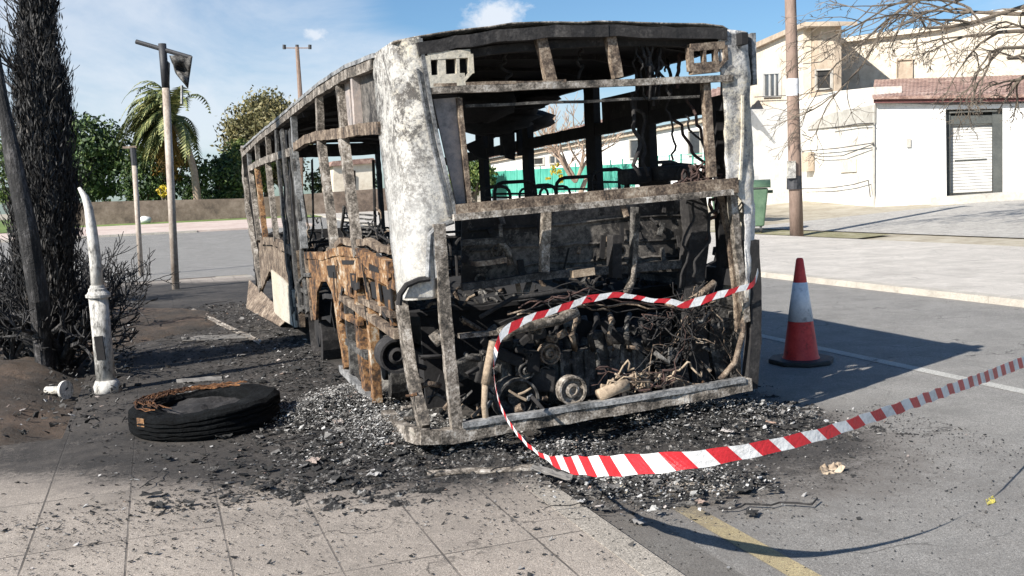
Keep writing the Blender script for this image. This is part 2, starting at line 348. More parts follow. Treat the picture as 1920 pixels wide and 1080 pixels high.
# ---------------------------------------------------------------- ground, road, pavements
def uvrect(name, u0, u1, v0, v1, off, mat, drop=None, curb=0.):
    us = sorted({u0, u1} | {x for x in (U1, U2) if u0 < x < u1}); vs = sorted({v0, v1} | {x for x in (V1, V2) if v0 < x < v1})
    rows = []
    for u in us:
        row = []
        for v in vs:
            x, y = UV(u, v); row.append((x, y, hz(u, v)+off))
        rows.append(row)
    mb = MB(); mb.grid([list(reversed(r)) for r in rows])
    if curb:                                   # vertical faces down the sides
        for (a, b) in (((u0, v0), (u1, v0)), ((u0, v1), (u1, v1)), ((u0, v0), (u0, v1)), ((u1, v0), (u1, v1))):
            if a[0] != b[0]: seq = [(u, a[1]) for u in us]
            else: seq = [(a[0], v) for v in vs]
            for p, q in zip(seq, seq[1:]):
                P = UV(*p); Q = UV(*q); hp, hq = hz(*p)+off, hz(*q)+off
                mb.add([(P[0], P[1], hp), (Q[0], Q[1], hq), (Q[0], Q[1], hq-curb), (P[0], P[1], hp-curb)], [(0, 1, 2, 3)])
    return tag(mb.build(name, mat), kind='structure')
VK = 2.05
uvrect('ground', -30, 600, -300, 400, 0, M['verge'])
uvrect('road', -20, 300, VK, 10.3, .004, M['road'])
uvrect('cross_road', 24.6, 52, -200, VK, .004, M['road'])
uvrect('gutter', -8, 24, VK, VK+.30, .008, M['gutter'])
uvrect('yellow_line', -6, 5.35, VK+.47, VK+.60, .008, M['yellow_line'])
uvrect('centre_line', 2, 90, 6.28, 6.42, .008, M['white_line'])
uvrect('pavement', -8, 7.9, -7, VK-.16, .06, M['paving'], curb=.06)
uvrect('pavement', 7.9, 23.6, -.75, VK-.16, .06, M['paving'], curb=.06)
uvrect('kerb', -8, 23.6, VK-.16, VK, .063, M['kerb'], curb=.063)
uvrect('far_kerb', -10, 120, 10.3, 10.52, .10, M['far_kerb'], curb=.10)
uvrect('far_pavement', -10, 120, 10.52, 17.6, .09, M['far_paving'], curb=.09)
uvrect('far_kerb', 52, 52.4, -200, VK, .10, M['far_kerb'], curb=.10)
uvrect('far_pavement', 52.4, 64, -200, 8, .09, M['pink_paving'], curb=.09)
uvrect('grass_strip', 60.5, 120, -200, -6, .13, M['grass'])
uvrect('gravel_lot', 6, 30, 19.6, 60, .03, M['gravel'])
uvrect('grass_strip', 22, 30, 18.0, 19.2, .05, M['dry_grass'])
uvrect('grass_strip', 64, 110, -6, 20, .05, M['grass'])

# burnt soil bed on the left, a bumpy heap of earth
rows = []
nu, nv = 170, 150
def bed_edge(u): return -.72+1.75*math.exp(-((u-15.2)/2.2)**4)+.25*noise.noise((u*1.3, 0, 7))*(1 if u > 9 else 0)
for i in range(nu+1):
    u = 7.75+(24.4-7.75)*i/nu; row = []; ve = bed_edge(u)
    for j in range(nv+1):
        v = 1.3 - 11*(j/nv)
        x, y = UV(u, v); e = max(0, min(1, (ve-v+.12*noise.noise((x*4, y*4, 0)))/.45))*min(1, (u-7.75)/.5)*min(1, (24.4-u)/.8)
        ee = max(0, min(1, (-.72-v)/.6))
        z = .02 + e*(.075+.10*ee*max(0, noise.fractal((x*.7, y*.7, 0), 1, 2, 5)+.3)+.03*noise.fractal((x*5, y*5, 3), 1, 2, 4)) + .10*math.exp(-((v+2.2)/1.2)**2)*e
        row.append((x, y, z))
    rows.append(row)
tag(MB().grid(rows).build('soil_bed', M['soil'], smooth=True), kind='structure')

# ---------------------------------------------------------------- the burnt bus
B_ = BUS
OUT = Vector((0, -1, 0))
def rz_(p, dz): return Vector((p.x, p.y, p.z+dz))
def wrap(rows, r, side, nseg=6, amp=.012):
    """panel round a rear corner; rows of (point on the side plane, point on the rear plane)"""
    out_ = []
    for a, b in rows:
        xs = a.x; s = 1 if side < 0 else -1      # rear part goes towards +x for the left corner
        pts = []
        n1 = 4
        for i in range(n1): pts.append(Vector((xs, a.y+(r-a.y)*i/n1, 0)))
        for i in range(nseg+1):
            an = math.pi/2*i/nseg; pts.append(Vector((xs+s*r*(1-math.cos(an)), r*(1-math.sin(an)), 0)))
        n2 = 6
        for i in range(1, n2+1): pts.append(Vector((xs+s*r+(b.x-(xs+s*r))*i/n2, 0, 0)))
        n = len(pts); row = []
        for i, p in enumerate(pts):
            z = a.z+(b.z-a.z)*i/(n-1); row.append(Vector((p.x, p.y, z)))
        out_.append(row)
    # refine vertically
    fine = []
    for k_ in range(len(out_)-1):
        for j in range(6): fine.append([p.lerp(q, j/6) for p, q in zip(out_[k_], out_[k_+1])])
    fine.append(out_[-1])
    for row in fine:
        for p in row:
            d = noise.fractal(p*3.1, 1, 2, 4)*amp + noise.noise(p*14)*amp*.35
            p.x += d*(-1 if side < 0 else 1); p.y += -d
    return fine
rowsL = [(S(703, 108), R(783, 74)), (S(702, 140), R(792, 110)), (S(707, 200), R(803, 180)), (S(714, 270), R(815, 262)), (S(722, 340), R(835, 334)),
         (S(729, 400), R(860, 408)), (S(731, 420), R(812, 424)), (S(739, 500), R(806, 512)), (S(743, 535), R(770, 535)), (S(746, 560), R(758, 560))]
top = [(S(709, 98), R(776, 68))]
w = wrap(top+rowsL, .16, -1)
MB().grid(w).build('corner_panel', M['white_panel'], B_, smooth=True, solid=.012)
rr = [((1342, 54), (1412, 64)), ((1348, 110), (1414, 110)), ((1358, 180), (1415, 180)), ((1360, 260), (1420, 260)), ((1362, 335), (1423, 335)),
      ((1380, 366), (1424, 380)), ((1394, 380), (1425, 430)), ((1399, 450), (1423, 480)), ((1402, 520), (1418, 540)), ((1404, 585), (1416, 590))]
rowsR = []
for (a, b) in rr:
    A_, Bq = R(*a), R(*b); rowsR.append((Vector((Bq.x, .42, Bq.z)), Vector((A_.x, 0, A_.z))))
MB().grid(wrap(rowsR, .10, 1)).build('corner_panel', M['grey_panel'], B_, smooth=True, solid=.012)
# ridge and groove down the left corner panel, door edge trim
mb = MB(); pts = [R(788, 74, -.012), R(796, 130, -.012), R(808, 200, -.012), R(822, 270, -.012), R(838, 335, -.012), R(855, 405, -.012)]
mb.path(pts, .022, .03, OUT); pts2 = [p+Vector((-.045, 0, 0)) for p in pts]; mb.path(pts2[1:], .012, .02, OUT)
mb.build('seam_trim', M['alu'], B_)
mb = MB(); mb.path([R(1392, 180, -.012), R(1392, 250, -.012), R(1388, 330, -.012), R(1383, 366, -.012)], .016, .02, OUT); mb.build('seam_trim', M['cream_panel'], B_)
MB().box(R(1407, 112, .10), (.035, .10, .36)).build('side_lamp_housing', M['alu'], B_)

# rear beams
def rbar(name, a, b, w_, t_, mat, y=0., jit=.012, bow=0., parent=B_):
    return MB().bar(R(*a, y), R(*b, y), w_, t_, OUT, jit=jit, bow=bow).build(name, mat, parent)
edge = [(786, 92), (850, 80), (950, 68), (1040, 60), (1130, 60), (1240, 62), (1352, 66)]
MB().path([R(*p, .02) for p in edge], .075, .10, OUT, jit=.03).build('roof_edge', M['char'], B_)
edge2 = [(792, 112), (850, 104), (950, 92), (1040, 84), (1130, 80), (1240, 80), (1350, 84)]
MB().path([R(*p, .10) for p in edge2], .05, .08, OUT, jit=.012).build('roof_edge', M['char'], B_)
rbar('cross_beam', (803, 170), (1372, 147), .045, .05, M['scorched'])
rbar('cross_beam', (872, 199), (1310, 181), .018, .03, M['iron'], .12)
rbar('cross_beam', (806, 160), (1060, 152), .02, .03, M['brownmetal'], -.01)
rbar('window_sill_beam', (852, 398), (1378, 347), .10, .09, M['brownmetal'], .01, .008)
rbar('window_sill_beam', (850, 408), (1372, 360), .04, .05, M['scorched'], -.055, .004)
rbar('roof_strut', (1012, 68), (1032, 152), .075, .05, M['brownmetal'], .02)
rbar('roof_strut', (1142, 62), (1158, 146), .07, .05, M['brownmetal'], .02)
rbar('roof_strut', (1322, 148), (1334, 332), .055, .05, M['brownmetal'], .03)
# inner panel by the left corner
MB().prism([R(812, 186, .06), R(862, 182, .06), R(878, 382, .06), R(858, 392, .06)], (0, .02, 0)).build('inner_panel', M['pink_panel'], B_)
MB().bar(R(860, 184, .04), R(879, 384, .04), .03, .05, OUT, jit=.006).build('panel_rib', M['brownmetal'], B_)
# lamp brackets
def bracket(pts_outer, holes, y, mat, x0y0):
    (x0, y0, x1, y1) = pts_outer; mb = MB(); P = lambda a, b: R(a, b, y)
    mb.bar(P(x0, y0), P(x1, y0-5), .05, .05, OUT, jit=.004); mb.bar(P(x0+2, y1-4), P(x1-10, y1-9), .075, .05, OUT, jit=.004)
    mb.bar(P(x0, y0), P(x0+3, y1), .035, .05, OUT, jit=.004); mb.bar(P(x1, y0-4), P(x1+2, y1-20), .035, .05, OUT, jit=.003); mb.bar(P(x1+2, y1-22), P(x1-14, y1-4), .02, .05, OUT)
    for hx, hw in holes: mb.bar(P(hx, y0), P(hx+2, y1-4), hw, .045, OUT)
    return mb.build('lamp_bracket', mat, B_)
bracket((800, 106, 880, 158), ((826, .05), (856, .022)), .0, M['cream_panel'], 0)
bracket((1292, 90, 1356, 134), ((1318, .022), (1340, .03)), .0, M['brownmetal'], 0)
MB().prism([R(806, 112, .09), R(878, 108, .09), R(878, 140, .09), R(806, 156, .09)], (0, .02, 0)).build('lamp_backing', M['soot'], B_)

# roof and lining
prof = [R(*p) for p in edge]; xs = [0.0]+[p.x for p in prof]+[2.48]; zs = [2.62]+[p.z+.03 for p in prof]+[prof[-1].z-.06]
def roofz(x):
    x = min(max(x, xs[0]), xs[-1])
    for i in range(len(xs)-1):
        if xs[i] <= x <= xs[i+1]: k_ = (x-xs[i])/(xs[i+1]-xs[i]); return zs[i]*(1-k_)+zs[i+1]*k_
    return zs[-1]
LB = 11.5
zc = [S(*p).z for p in ((703, 96), (600, 152), (520, 222), (462, 272))]; yc = [S(*p).y for p in ((703, 96), (600, 152), (520, 222), (462, 272))]
def cantz(y): return float(np.interp(y, yc, zc))
rows = []
for i in range(47):
    y = .04+i*LB/46; row = []
    for j in range(17):
        x = 2.5*j/16; z = (roofz(x)-2.75)+cantz(y)-.015
        if j == 0: z = cantz(y)-.02
        z += noise.fractal((x*2, y*1.2, 5), 1, 2, 4)*.02
        row.append(Vector((x, y, z)))
    rows.append(row)
MB().grid(rows).build('roof', M['scorched'], B_, smooth=True, solid=.012)
MB().grid([[p+Vector((0 if 0 < j < 16 else (.03 if j == 0 else -.03), 0, -.045+noise.noise(p*3)*.02)) for j, p in enumerate(r)] for r in rows]).build('ceiling_lining', M['soot'], B_, smooth=True)
for i in range(12):
    y = .5+i*.95; mb = MB()
    mb.path([Vector((x, y, roofz(x)-2.75+cantz(y)-.07)) for x in (.06, .5, 1.0, 1.5, 2.0, 2.42)], .05, .05, (0, 1, 0), jit=.01); mb.build('roof_rib', M['char'], B_)

# side frames -----------------------------------------------------------------
SD = Vector((-1, 0, 0))
def sbar(name, a, b, w_, t_, mat, x=.02, jit=.01, parent=B_):
    return MB().bar(S(*a, x), S(*b, x), w_, t_, SD, jit=jit).build(name, mat, parent)
# cantrail along the roof, left
MB().path([S(*p, .01) for p in ((704, 120), (650, 142), (600, 172), (560, 203), (520, 236), (490, 258), (458, 290))], .07, .06, SD, jit=.01).build('cant_rail', M['scorched'], B_)
MB().path([S(*p, -.005) for p in ((704, 104), (650, 125), (600, 157), (560, 190), (520, 224), (490, 248), (458, 276))], .03, .04, SD, jit=.01).build('gutter_rail', M['alu'], B_)
# upper rail
MB().path([S(*p, .01) for p in ((716, 240), (680, 242), (640, 250), (600, 254), (575, 262), (555, 276))], .085, .06, SD, jit=.014).build('upper_rail', M['brownmetal'], B_)
MB().path([S(*p, .01) for p in ((551, 284), (530, 290), (518, 294), (490, 304), (468, 317))], .09, .06, SD, jit=.014).build('upper_rail', M['scorched'], B_)
# upper pillars: pixel top/bottom, width, material
for a, b, w_, mm in [((665, 135), (672, 243), .07, 'pink_panel'), ((636, 150), (645, 248), .085, 'scorched'), ((597, 172), (601, 258), .10, 'scorched'), ((550, 205), (553, 276), .09, 'alu'),
                     ((521, 232), (524, 292), .12, 'char'), ((502, 246), (505, 300), .10, 'scorched'), ((482, 262), (484, 308), .10, 'scorched'), ((466, 276), (469, 318), .12, 'alu')]:
    sbar('window_pillar', a, b, w_, .06, M[mm], .02)
MB().prism([S(672, 140, .05), S(704, 128, .05), S(710, 236, .05), S(674, 238, .05)], (.02, 0, 0)).build('vent_panel', M['bulkhead'], B_)
MB().prism([S(640, 160, .05), S(654, 152, .05), S(660, 236, .05), S(648, 240, .05)], (.02, 0, 0)).build('vent_panel', M['pink_panel'], B_)
# lower pillars
for a, b, w_, mm in [((643, 252), (673, 480), .11, 'scorched'), ((601, 258), (630, 478), .11, 'scorched'), ((552, 276), (571, 466), .07, 'alu'), ((502, 302), (519, 452), .10, 'scorched'),
                     ((482, 312), (498, 450), .14, 'rust'), ((470, 320), (486, 452), .10, 'scorched')]:
    sbar('window_pillar', a, b, w_, .07, M[mm], .02)
# front corner, pale and buckled
MB().path([S(*p, .02) for p in ((457, 282), (458, 330), (463, 380), (470, 430), (480, 480), (490, 545))], .24, .06, SD, jit=.03).build('front_corner_panel', M['scorched'], B_)
# waist rail and lower framing
MB().path([S(*p, .02) for p in ((735, 500), (700, 484), (676, 474), (640, 470), (610, 480), (576, 478))], .07, .06, SD, jit=.016).build('waist_rail', M['rust'], B_)
MB().path([S(*p, .03) for p in ((735, 470), (715, 466), (690, 452), (668, 458), (645, 450), (622, 468), (598, 500))], .05, .05, SD, jit=.02).build('waist_rail', M['brownmetal'], B_)
MB().path([S(*p, .02) for p in ((550, 470), (532, 462), (515, 452), (492, 452))], .10, .06, SD, jit=.02).build('waist_rail', M['brownmetal'], B_)
# hanging black bellows by the middle door
for i, (px, dx) in enumerate([(517, .0), (523, .06), (530, -.03), (537, .05), (544, .0)]):
    pts = [S(px+8*k_+RNG.uniform(-2, 2), 245+k_*85, dx) for k_ in range(5)]
    MB().path(pts, .17, .03, SD, jit=.03).build('burnt_bellows', M['char'] if i % 2 else M['iron'], B_)
# rusty rear side panel with wheel arch
pan = [(578, 482), (610, 484), (640, 478), (676, 482), (735, 508), (740, 545), (712, 528), (690, 520), (670, 520), (668, 560), (655, 556), (640, 548), (640, 600), (634, 604), (628, 580), (622, 548), (612, 528), (602, 528), (594, 548), (592, 600), (588, 600), (580, 540)]
MB().prism([S(*p, .0) for p in pan], (.025, 0, 0)).build('side_panel', M['rust'], B_)
MB().prism([S(*p, .06) for p in ((641, 505), (655, 508), (655, 552), (641, 548))], (.02, 0, 0)).build('side_panel', M['tan'], B_)
for a, b, w_, mm in [((712, 512), (722, 590), .09, 'rust'), ((690, 512), (702, 600), .06, 'rust'), ((670, 515), (678, 602), .10, 'rust'), ((634, 560), (652, 690), .11, 'rust'), ((674, 590), (690, 735), .17, 'rust'),
                     ((698, 600), (706, 752), .10, 'rust'), ((652, 560), (664, 700), .07, 'iron'), ((577, 482), (590, 600), .07, 'brownmetal'), ((556, 470), (566, 612), .10, 'brownmetal'),
                     ((735, 520), (742, 610), .06, 'rust'), ((548, 560), (556, 616), .05, 'char')]:
    sbar('side_post', a, b, w_, .07, M[mm], .03, .01)
for a, b, w_, mm in [((640, 556), (745, 628), .06, 'brownmetal'), ((640, 690), (702, 754), .06, 'alu'), ((640, 588), (676, 605), .05, 'rust'), ((652, 640), (690, 668), .05, 'iron'), ((676, 560), (738, 590), .05, 'brownmetal'),
                     ((556, 540), (580, 548), .04, 'iron'), ((556, 570), (584, 580), .04, 'iron')]:
    sbar('side_rail', a, b, w_, .05, M[mm], .01, .01)
for q in ([(612, 498), (628, 497), (630, 522), (616, 520)], [(682, 492), (708, 500), (710, 512), (684, 504)], [(656, 512), (666, 513), (668, 545), (658, 542)], [(694, 528), (710, 532), (714, 566), (698, 558)], [(716, 536), (732, 542), (736, 580), (722, 574)], [(640, 488), (664, 488), (662, 496), (642, 496)]):
    MB().prism([S(*p, -.004) for p in q], (.012, 0, 0)).build('gap_shade_plate', M['soot'], B_)  # black plates on the solid panel imitate the shade inside open gaps
for i in range(14):
    a = (RNG.uniform(596, 728), RNG.uniform(470, 600)); MB().bar(S(*a, RNG.uniform(-.02, .02)), S(a[0]+RNG.uniform(-8, 26), a[1]+RNG.uniform(-12, 40), RNG.uniform(-.05, .05)), RNG.uniform(.02, .06), .012, SD, jit=.03).build('buckled_strip', M[RNG.choice(['rust', 'char', 'brownmetal', 'char'])], B_)
for i in range(9):
    a = (RNG.uniform(596, 728), RNG.uniform(486, 590)); MB().bar(S(*a, -.01), S(a[0]+RNG.uniform(2, 12), a[1]+RNG.uniform(16, 60), -.012), RNG.uniform(.008, .02), .006, SD, jit=.02).build('tear_shade_strip', M['soot'], B_)  # thin black strips stand in for the dark inside tears; panel is uncut
# rounded grab frame by the arch
MB().tube([S(*p, .0) for p in ((558, 600), (556, 560), (560, 530), (572, 516), (584, 516))], .025, 6).build('door_frame_tube', M['iron'], B_)
# pale front skirt panel
MB().prism([S(*p, .0) for p in ((508, 506), (528, 522), (548, 545), (554, 614), (530, 600), (514, 586))], (.03, 0, 0)).build('skirt_panel', M['cream_panel'], B_)
MB().prism([S(*p, .02) for p in ((484, 455), (520, 462), (545, 490), (545, 540), (505, 508), (490, 545))], (.03, 0, 0)).build('skirt_panel', M['brownmetal'], B_)
# right side seen from inside
def rs(px, py): return S(px, py, 2.44)
MB().path([rs(1395, 72), rs(1300, 98), rs(1200, 126), rs(1100, 157), rs(1000, 185), rs(900, 214)], .08, .05, SD, jit=.008).build('cant_rail', M['soot'], B_)
MB().path([rs(1372, 190), rs(1300, 203), rs(1200, 226), rs(1100, 247), rs(1000, 268), rs(900, 290), rs(820, 306)], .11, .06, SD, jit=.012).build('upper_rail', M['soot'], B_)
zw = 1.12
for y0, y1 in ((.1, 11.4),): MB().bar((2.44, y0, zw), (2.44, y1, zw-.02), .12, .06, SD, jit=.01).build('waist_rail', M['soot'], B_)
for (px, pt, pb, w_) in [(1208, 125, 345, .34), (1108, 156, 350, .34), (985, 190, 365, .30), (902, 214, 372, .34), (850, 240, 375, .3), (1345, 190, 345, .06)]:
    a = rs(px, pt); b = Vector((a.x, a.y, zw)); MB().bar(a, b, w_ if w_ < .3 else w_*.62, .07, SD, jit=.012).build('window_pillar', M['soot'], B_)
MB().prism([(2.45, .15, .32), (2.45, 11.4, .32), (2.45, 11.4, zw), (2.45, .5, zw), (2.45, .5, 1.0), (2.45, .15, .8)], (.03, 0, 0)).build('side_panel', M['bulkhead'], B_)
MB().prism([(2.42, .5, 2.35), (2.42, 2.2, 2.35), (2.42, 2.2, 2.6), (2.42, .5, 2.6)], (.02, 0, 0)).build('vent_panel', M['char'], B_)
# front end
for x in (.12, 2.38): MB().bar((x, 11.45, .3), (x, 11.45, 2.7), .10, .08, SD, jit=.02).build('windscreen_pillar', M['char'], B_)
MB().bar((.1, 11.45, 2.62), (2.4, 11.45, 2.62), .22, .08, OUT, jit=.02).build('front_header', M['char'], B_)
MB().bar((.1, 11.45, 1.0), (2.4, 11.45, 1.0), .5, .08, OUT, jit=.02).build('front_panel', M['char'], B_)
# floor
mb = MB(); rows = []
for i in range(40):
    y = .95+i*10.5/39; zf = .98 if y < 3.6 else .62
    rows.append([Vector((.06+2.36*j/10, y, zf+noise.fractal((j*.7, y*2, 0), 1, 2, 4)*.05)) for j in range(11)])
MB().grid(rows).build('floor', M['soot'], B_, solid=.03)
MB().bar((.45, 1, .5), (.45, 11, .4), .2, .1, SD).build('chassis_rail', M['soot'], B_)
MB().bar((2.0, 1, .5), (2.0, 11, .4), .2, .1, SD).build('chassis_rail', M['soot'], B_)
# bulkhead behind the engine bay
bh = [(866, 405), (1010, 394), (1180, 380), (1285, 372), (1284, 480), (1292, 508), (1180, 512), (1080, 520), (980, 524), (866, 536)]
MB().prism([R(*p, .45) for p in bh], (0, .02, 0)).build('bulkhead', M['bulkhead'], B_)
MB().prism([(.3, 1.0, .25), (2.4, 1.0, .25), (2.4, 1.0, 1.0), (.3, 1.0, 1.0)], (0, .03, 0)).build('bulkhead', M['soot'], B_)
rbar('bay_rib', (1024, 398), (1020, 510), .06, .05, M['scorched'], .2, .006)
rbar('bay_rib', (1190, 388), (1186, 520), .04, .05, M['iron'], .25, .012)
rbar('bay_rib', (1186, 520), (1176, 548), .04, .05, M['scorched'], .2, .01)
rbar('bay_rail', (866, 538), (1060, 512), .05, .06, M['iron'], .3, .01)
rbar('bay_rail', (1060, 512), (1290, 494), .06, .06, M['iron'], .35, .012)
rbar('bay_rail', (865, 455), (945, 450), .04, .05, M['iron'], .3, .01)
rbar('bay_rail', (860, 630), (940, 622), .03, .05, M['scorched'], .1, .01)
for i in range(60):
    x_, y_ = RNG.uniform(.2, 2.3), RNG.uniform(.95, 1.7); c = Vector((x_, y_, 1.0)); q = Vector((RNG.uniform(-.12, .12), RNG.uniform(-.1, .1), RNG.uniform(.0, .10)))
    if i % 3: MB().tube([c, c+q*.5+Vector((0, 0, .02)), c+q], RNG.uniform(.006, .02), 6).build('seat_remains', M[RNG.choice(['char', 'iron', 'brownmetal', 'char'])], B_)
    else: MB().box(c+Vector((0, 0, .02)), (RNG.uniform(.03, .16), RNG.uniform(.03, .12), RNG.uniform(.02, .08)), Matrix.Rotation(RNG.uniform(-.7, .7), 3, 'Y') @ Matrix.Rotation(RNG.uniform(-1, 1), 3, 'Z')).build('seat_remains', M[RNG.choice(['char', 'iron', 'soot'])], B_)
# corner posts, left
rbar('corner_post', (818, 428), (826, 520), .075, .05, M['alu'], .0, .01)
MB().path([R(822, 424, -.01), R(835, 600, -.01), R(848, 720, -.01), R(857, 806, -.01)], .075, .06, OUT, jit=.01).build('corner_post', M['scorched'], B_)
MB().path([S(752, 566, .03), S(762, 640, .03), S(776, 720, .03), R(796, 800, .05)], .12, .06, SD, jit=.012).build('corner_post', M['scorched'], B_)
MB().tube([R(*p, -.02) for p in ((748, 572), (750, 552), (762, 535), (785, 525), (806, 522))], .02, 8).build('arch_trim', M['char'], B_)
MB().tube([R(*p, -.02) for p in ((802, 520), (804, 470), (806, 440), (818, 426), (850, 415))], .018, 8).build('arch_trim', M['alu'], B_)
# right posts
MB().path([R(1372, 365, .02), R(1380, 450, .02), R(1392, 540, .02), R(1398, 600, .02)], .05, .05, OUT, jit=.008).build('corner_post', M['scorched'], B_)
MB().path([R(1408, 455, .05), R(1412, 560, .05), R(1412, 640, .05), R(1405, 722, .05)], .09, .08, OUT, jit=.008).build('corner_post', M['char'], B_)
MB().path([R(1350, 365, .1), R(1366, 440, .1), R(1378, 540, .1), R(1384, 620, .1)], .035, .04, OUT, jit=.012).build('corner_post', M['brownmetal'], B_)
# bumper beam with rounded corner
mb = MB(); bp = [S(728, 782, .0), S(752, 806, .0)]+[R(*p, .0) for p in ((792, 818), (850, 816), (930, 800), (1040, 782), (1150, 765), (1280, 742), (1398, 720))]
mb.path(bp, .09, .10, OUT, jit=.014); mb.build('bumper_beam', M['scorched'], B_)
mb = MB(); mb.path([R(*p, -.03) for p in ((868, 796), (960, 782), (1060, 766), (1150, 752), (1280, 732), (1392, 712))], .035, .06, OUT, jit=.012); mb.build('bumper_beam', M['alu'], B_)
MB().prism([R(*p, .02) for p in ((772, 812), (850, 812), (866, 822), (850, 832), (792, 834))], (0, .1, 0)).build('bumper_corner', M['cream_panel'], B_)

# engine bay -----------------------------------------------------------------
def wheelish(name, px, py, y, rpx, mat, depth=.08, rings=((1, 0), (1, 1), (.86, 1), (.84, .6), (.5, .5), (.48, .9), (.3, 1), (.28, .7), (.0, .7))):
    c = R(px, py, y); rr_ = rpx*(c.y-BO.y)/F*1.0
    MB().lathe([(rr_*a, depth*(1-b)) for a, b in rings][::1], c, (0, 1, 0), 22).build(name, mat, B_)
wheelish('pulley', 1075, 733, .02, 31, M['scorched'])
wheelish('pulley', 1033, 664, .12, 22, M['brownmetal'])
wheelish('pulley', 988, 696, .15, 17, M['iron'])
wheelish('pulley', 1022, 700, .18, 14, M['iron'])
wheelish('fan_housing', 972, 752, .1, 46, M['iron'], .14, ((1, 0), (1, 1), (.9, 1), (.88, .1), (.3, .05), (.28, .4), (0, .4)))
wheelish('pulley', 1240, 610, .3, 26, M['char'])
wheelish('brake_drum', 745, 668, .55, 34, M['char'], .2)
c = S(612, 618, .18)
MB().lathe([(.46, -.12), (.47, .12), (.40, .13), (.38, .02), (.2, .0), (.18, .1), (.0, .1)], c, (-1, 0, 0), 28).build('wheel', M['char'], B_)
c2 = S(740, 690, .3); MB().lathe([(.30, -.12), (.31, .10), (.24, .11), (.22, .02), (.1, .0), (.09, .1), (.0, .1)], c2, (-1, 0, 0), 24).build('wheel', M['iron'], B_)
def btube(name, pts, r, mat, y=.05, r1=None, sides=8): return MB().tube([R(*p) if len(p) == 3 else R(*p, y) for p in pts], r, sides, r1).build(name, mat, B_, smooth=True)
btube('exhaust_pipe', [(938, 628), (965, 614), (1010, 605), (1050, 598), (1082, 584)], .05, M['scorched'], .02, .038)
btube('exhaust_pipe', [(925, 640), (915, 690), (910, 720)], .03, M['tan'], .0)
btube('exhaust_pipe', [(910, 715), (908, 760), (912, 795)], .022, M['tan'], .0)
btube('filter_canister', [(1122, 742), (1150, 730), (1176, 720)], .045, M['tan'], .0)
btube('filter_canister', [(812, 640), (828, 628)], .05, M['scorched'], .15)
btube('filter_canister', [(1205, 700), (1212, 735)], .04, M['tan'], .1)
btube('coolant_pipe', [(1376, 368), (1384, 430), (1392, 540), (1394, 620), (1378, 680), (1350, 712)], .022, M['brownmetal'], .03)
btube('coolant_pipe', [(1196, 400), (1192, 470), (1186, 530), (1172, 550)], .018, M['scorched'], .15)
btube('coolant_pipe', [(1340, 530), (1310, 555), (1275, 575), (1250, 568)], .028, M['brownmetal'], .1)
btube('coolant_pipe', [(900, 595), (960, 560), (1060, 545), (1120, 560)], .016, M['char'], .2)
btube('coolant_pipe', [(1130, 600), (1150, 630), (1180, 650)], .045, M['char'], .35)
btube('injector', [(938, 420), (940, 450), (934, 480)], .014, M['scorched'], .3); btube('injector', [(936, 452), (952, 470), (958, 496)], .025, M['scorched'], .3)
rbar('shelf_bracket', (888, 494), (945, 486), .035, .12, M['brownmetal'], .22)
rbar('shelf_bracket', (1072, 514), (1112, 508), .05, .06, M['tan'], .15)
rbar('valve_body', (1152, 440), (1152, 520), .07, .1, M['char'], .3)
# ribbed engine block and gearbox at the back of the bay
mb = MB(); c = R(1060, 690, .55); mb.box(c, (1.15, .5, .34)); 
for i in range(12): mb.box(c+Vector((-.52+i*.095, -.26, .0)), (.03, .04, .34))
for i in range(5): mb.lathe([(.0, .10), (.055, .10), (.06, .08), (.06, 0)], c+Vector((-.42+i*.21, -.12, .17)), (0, 0, 1), 10)
mb.build('engine_block', M['iron'], B_, bevel=.01)
mb = MB(); c = R(1230, 660, .4); mb.lathe([(0, 0), (.10, 0), (.13, .05), (.17, .12), (.21, .14), (.21, .30), (.16, .32)], c, (.25, 1, .1), 18); mb.build('gearbox', M['char'], B_)
for i in range(7):
    px = 1010+i*34; MB().tube([R(px, 655, .30), R(px-6, 628, .16), R(px+RNG.uniform(-14, 14), 604, .18), R(px+RNG.uniform(-20, 20), 590, .4)], .022, 8).build('intake_pipe', M[RNG.choice(['iron', 'char', 'brownmetal'])], B_, smooth=True)
# stamped beads, brackets and drips on the bulkhead
for (a, b) in (((880, 432), (1275, 402)), ((880, 470), (1275, 446)), ((980, 497), (1280, 478))): MB().tube([R(a[0]+(b[0]-a[0])*q/10, a[1]+(b[1]-a[1])*q/10+RNG.uniform(-3, 3), .445) for q in range(11)], .012, 5).build('panel_bead', M['bulkhead'], B_)
for i in range(26):
    px = RNG.uniform(870, 1285); py = RNG.uniform(400, 545)-(px-870)*.06; w_ = RNG.uniform(.008, .045)
    MB().bar(R(px, py, .42), R(px+RNG.uniform(-10, 14), py+RNG.uniform(6, 44), .40), w_, .015, OUT, jit=.06).build('melted_lining', M[RNG.choice(['char', 'iron', 'soot', 'brownmetal', 'char'])], B_)
for (px, py) in ((900, 524), (1160, 470), (930, 470)): MB().lathe([(.04, .0), (.045, -.03), (.03, -.03), (.028, .0)], R(px, py, .40), (0, 1, 0), 14).build('bracket_ring', M['scorched'], B_)
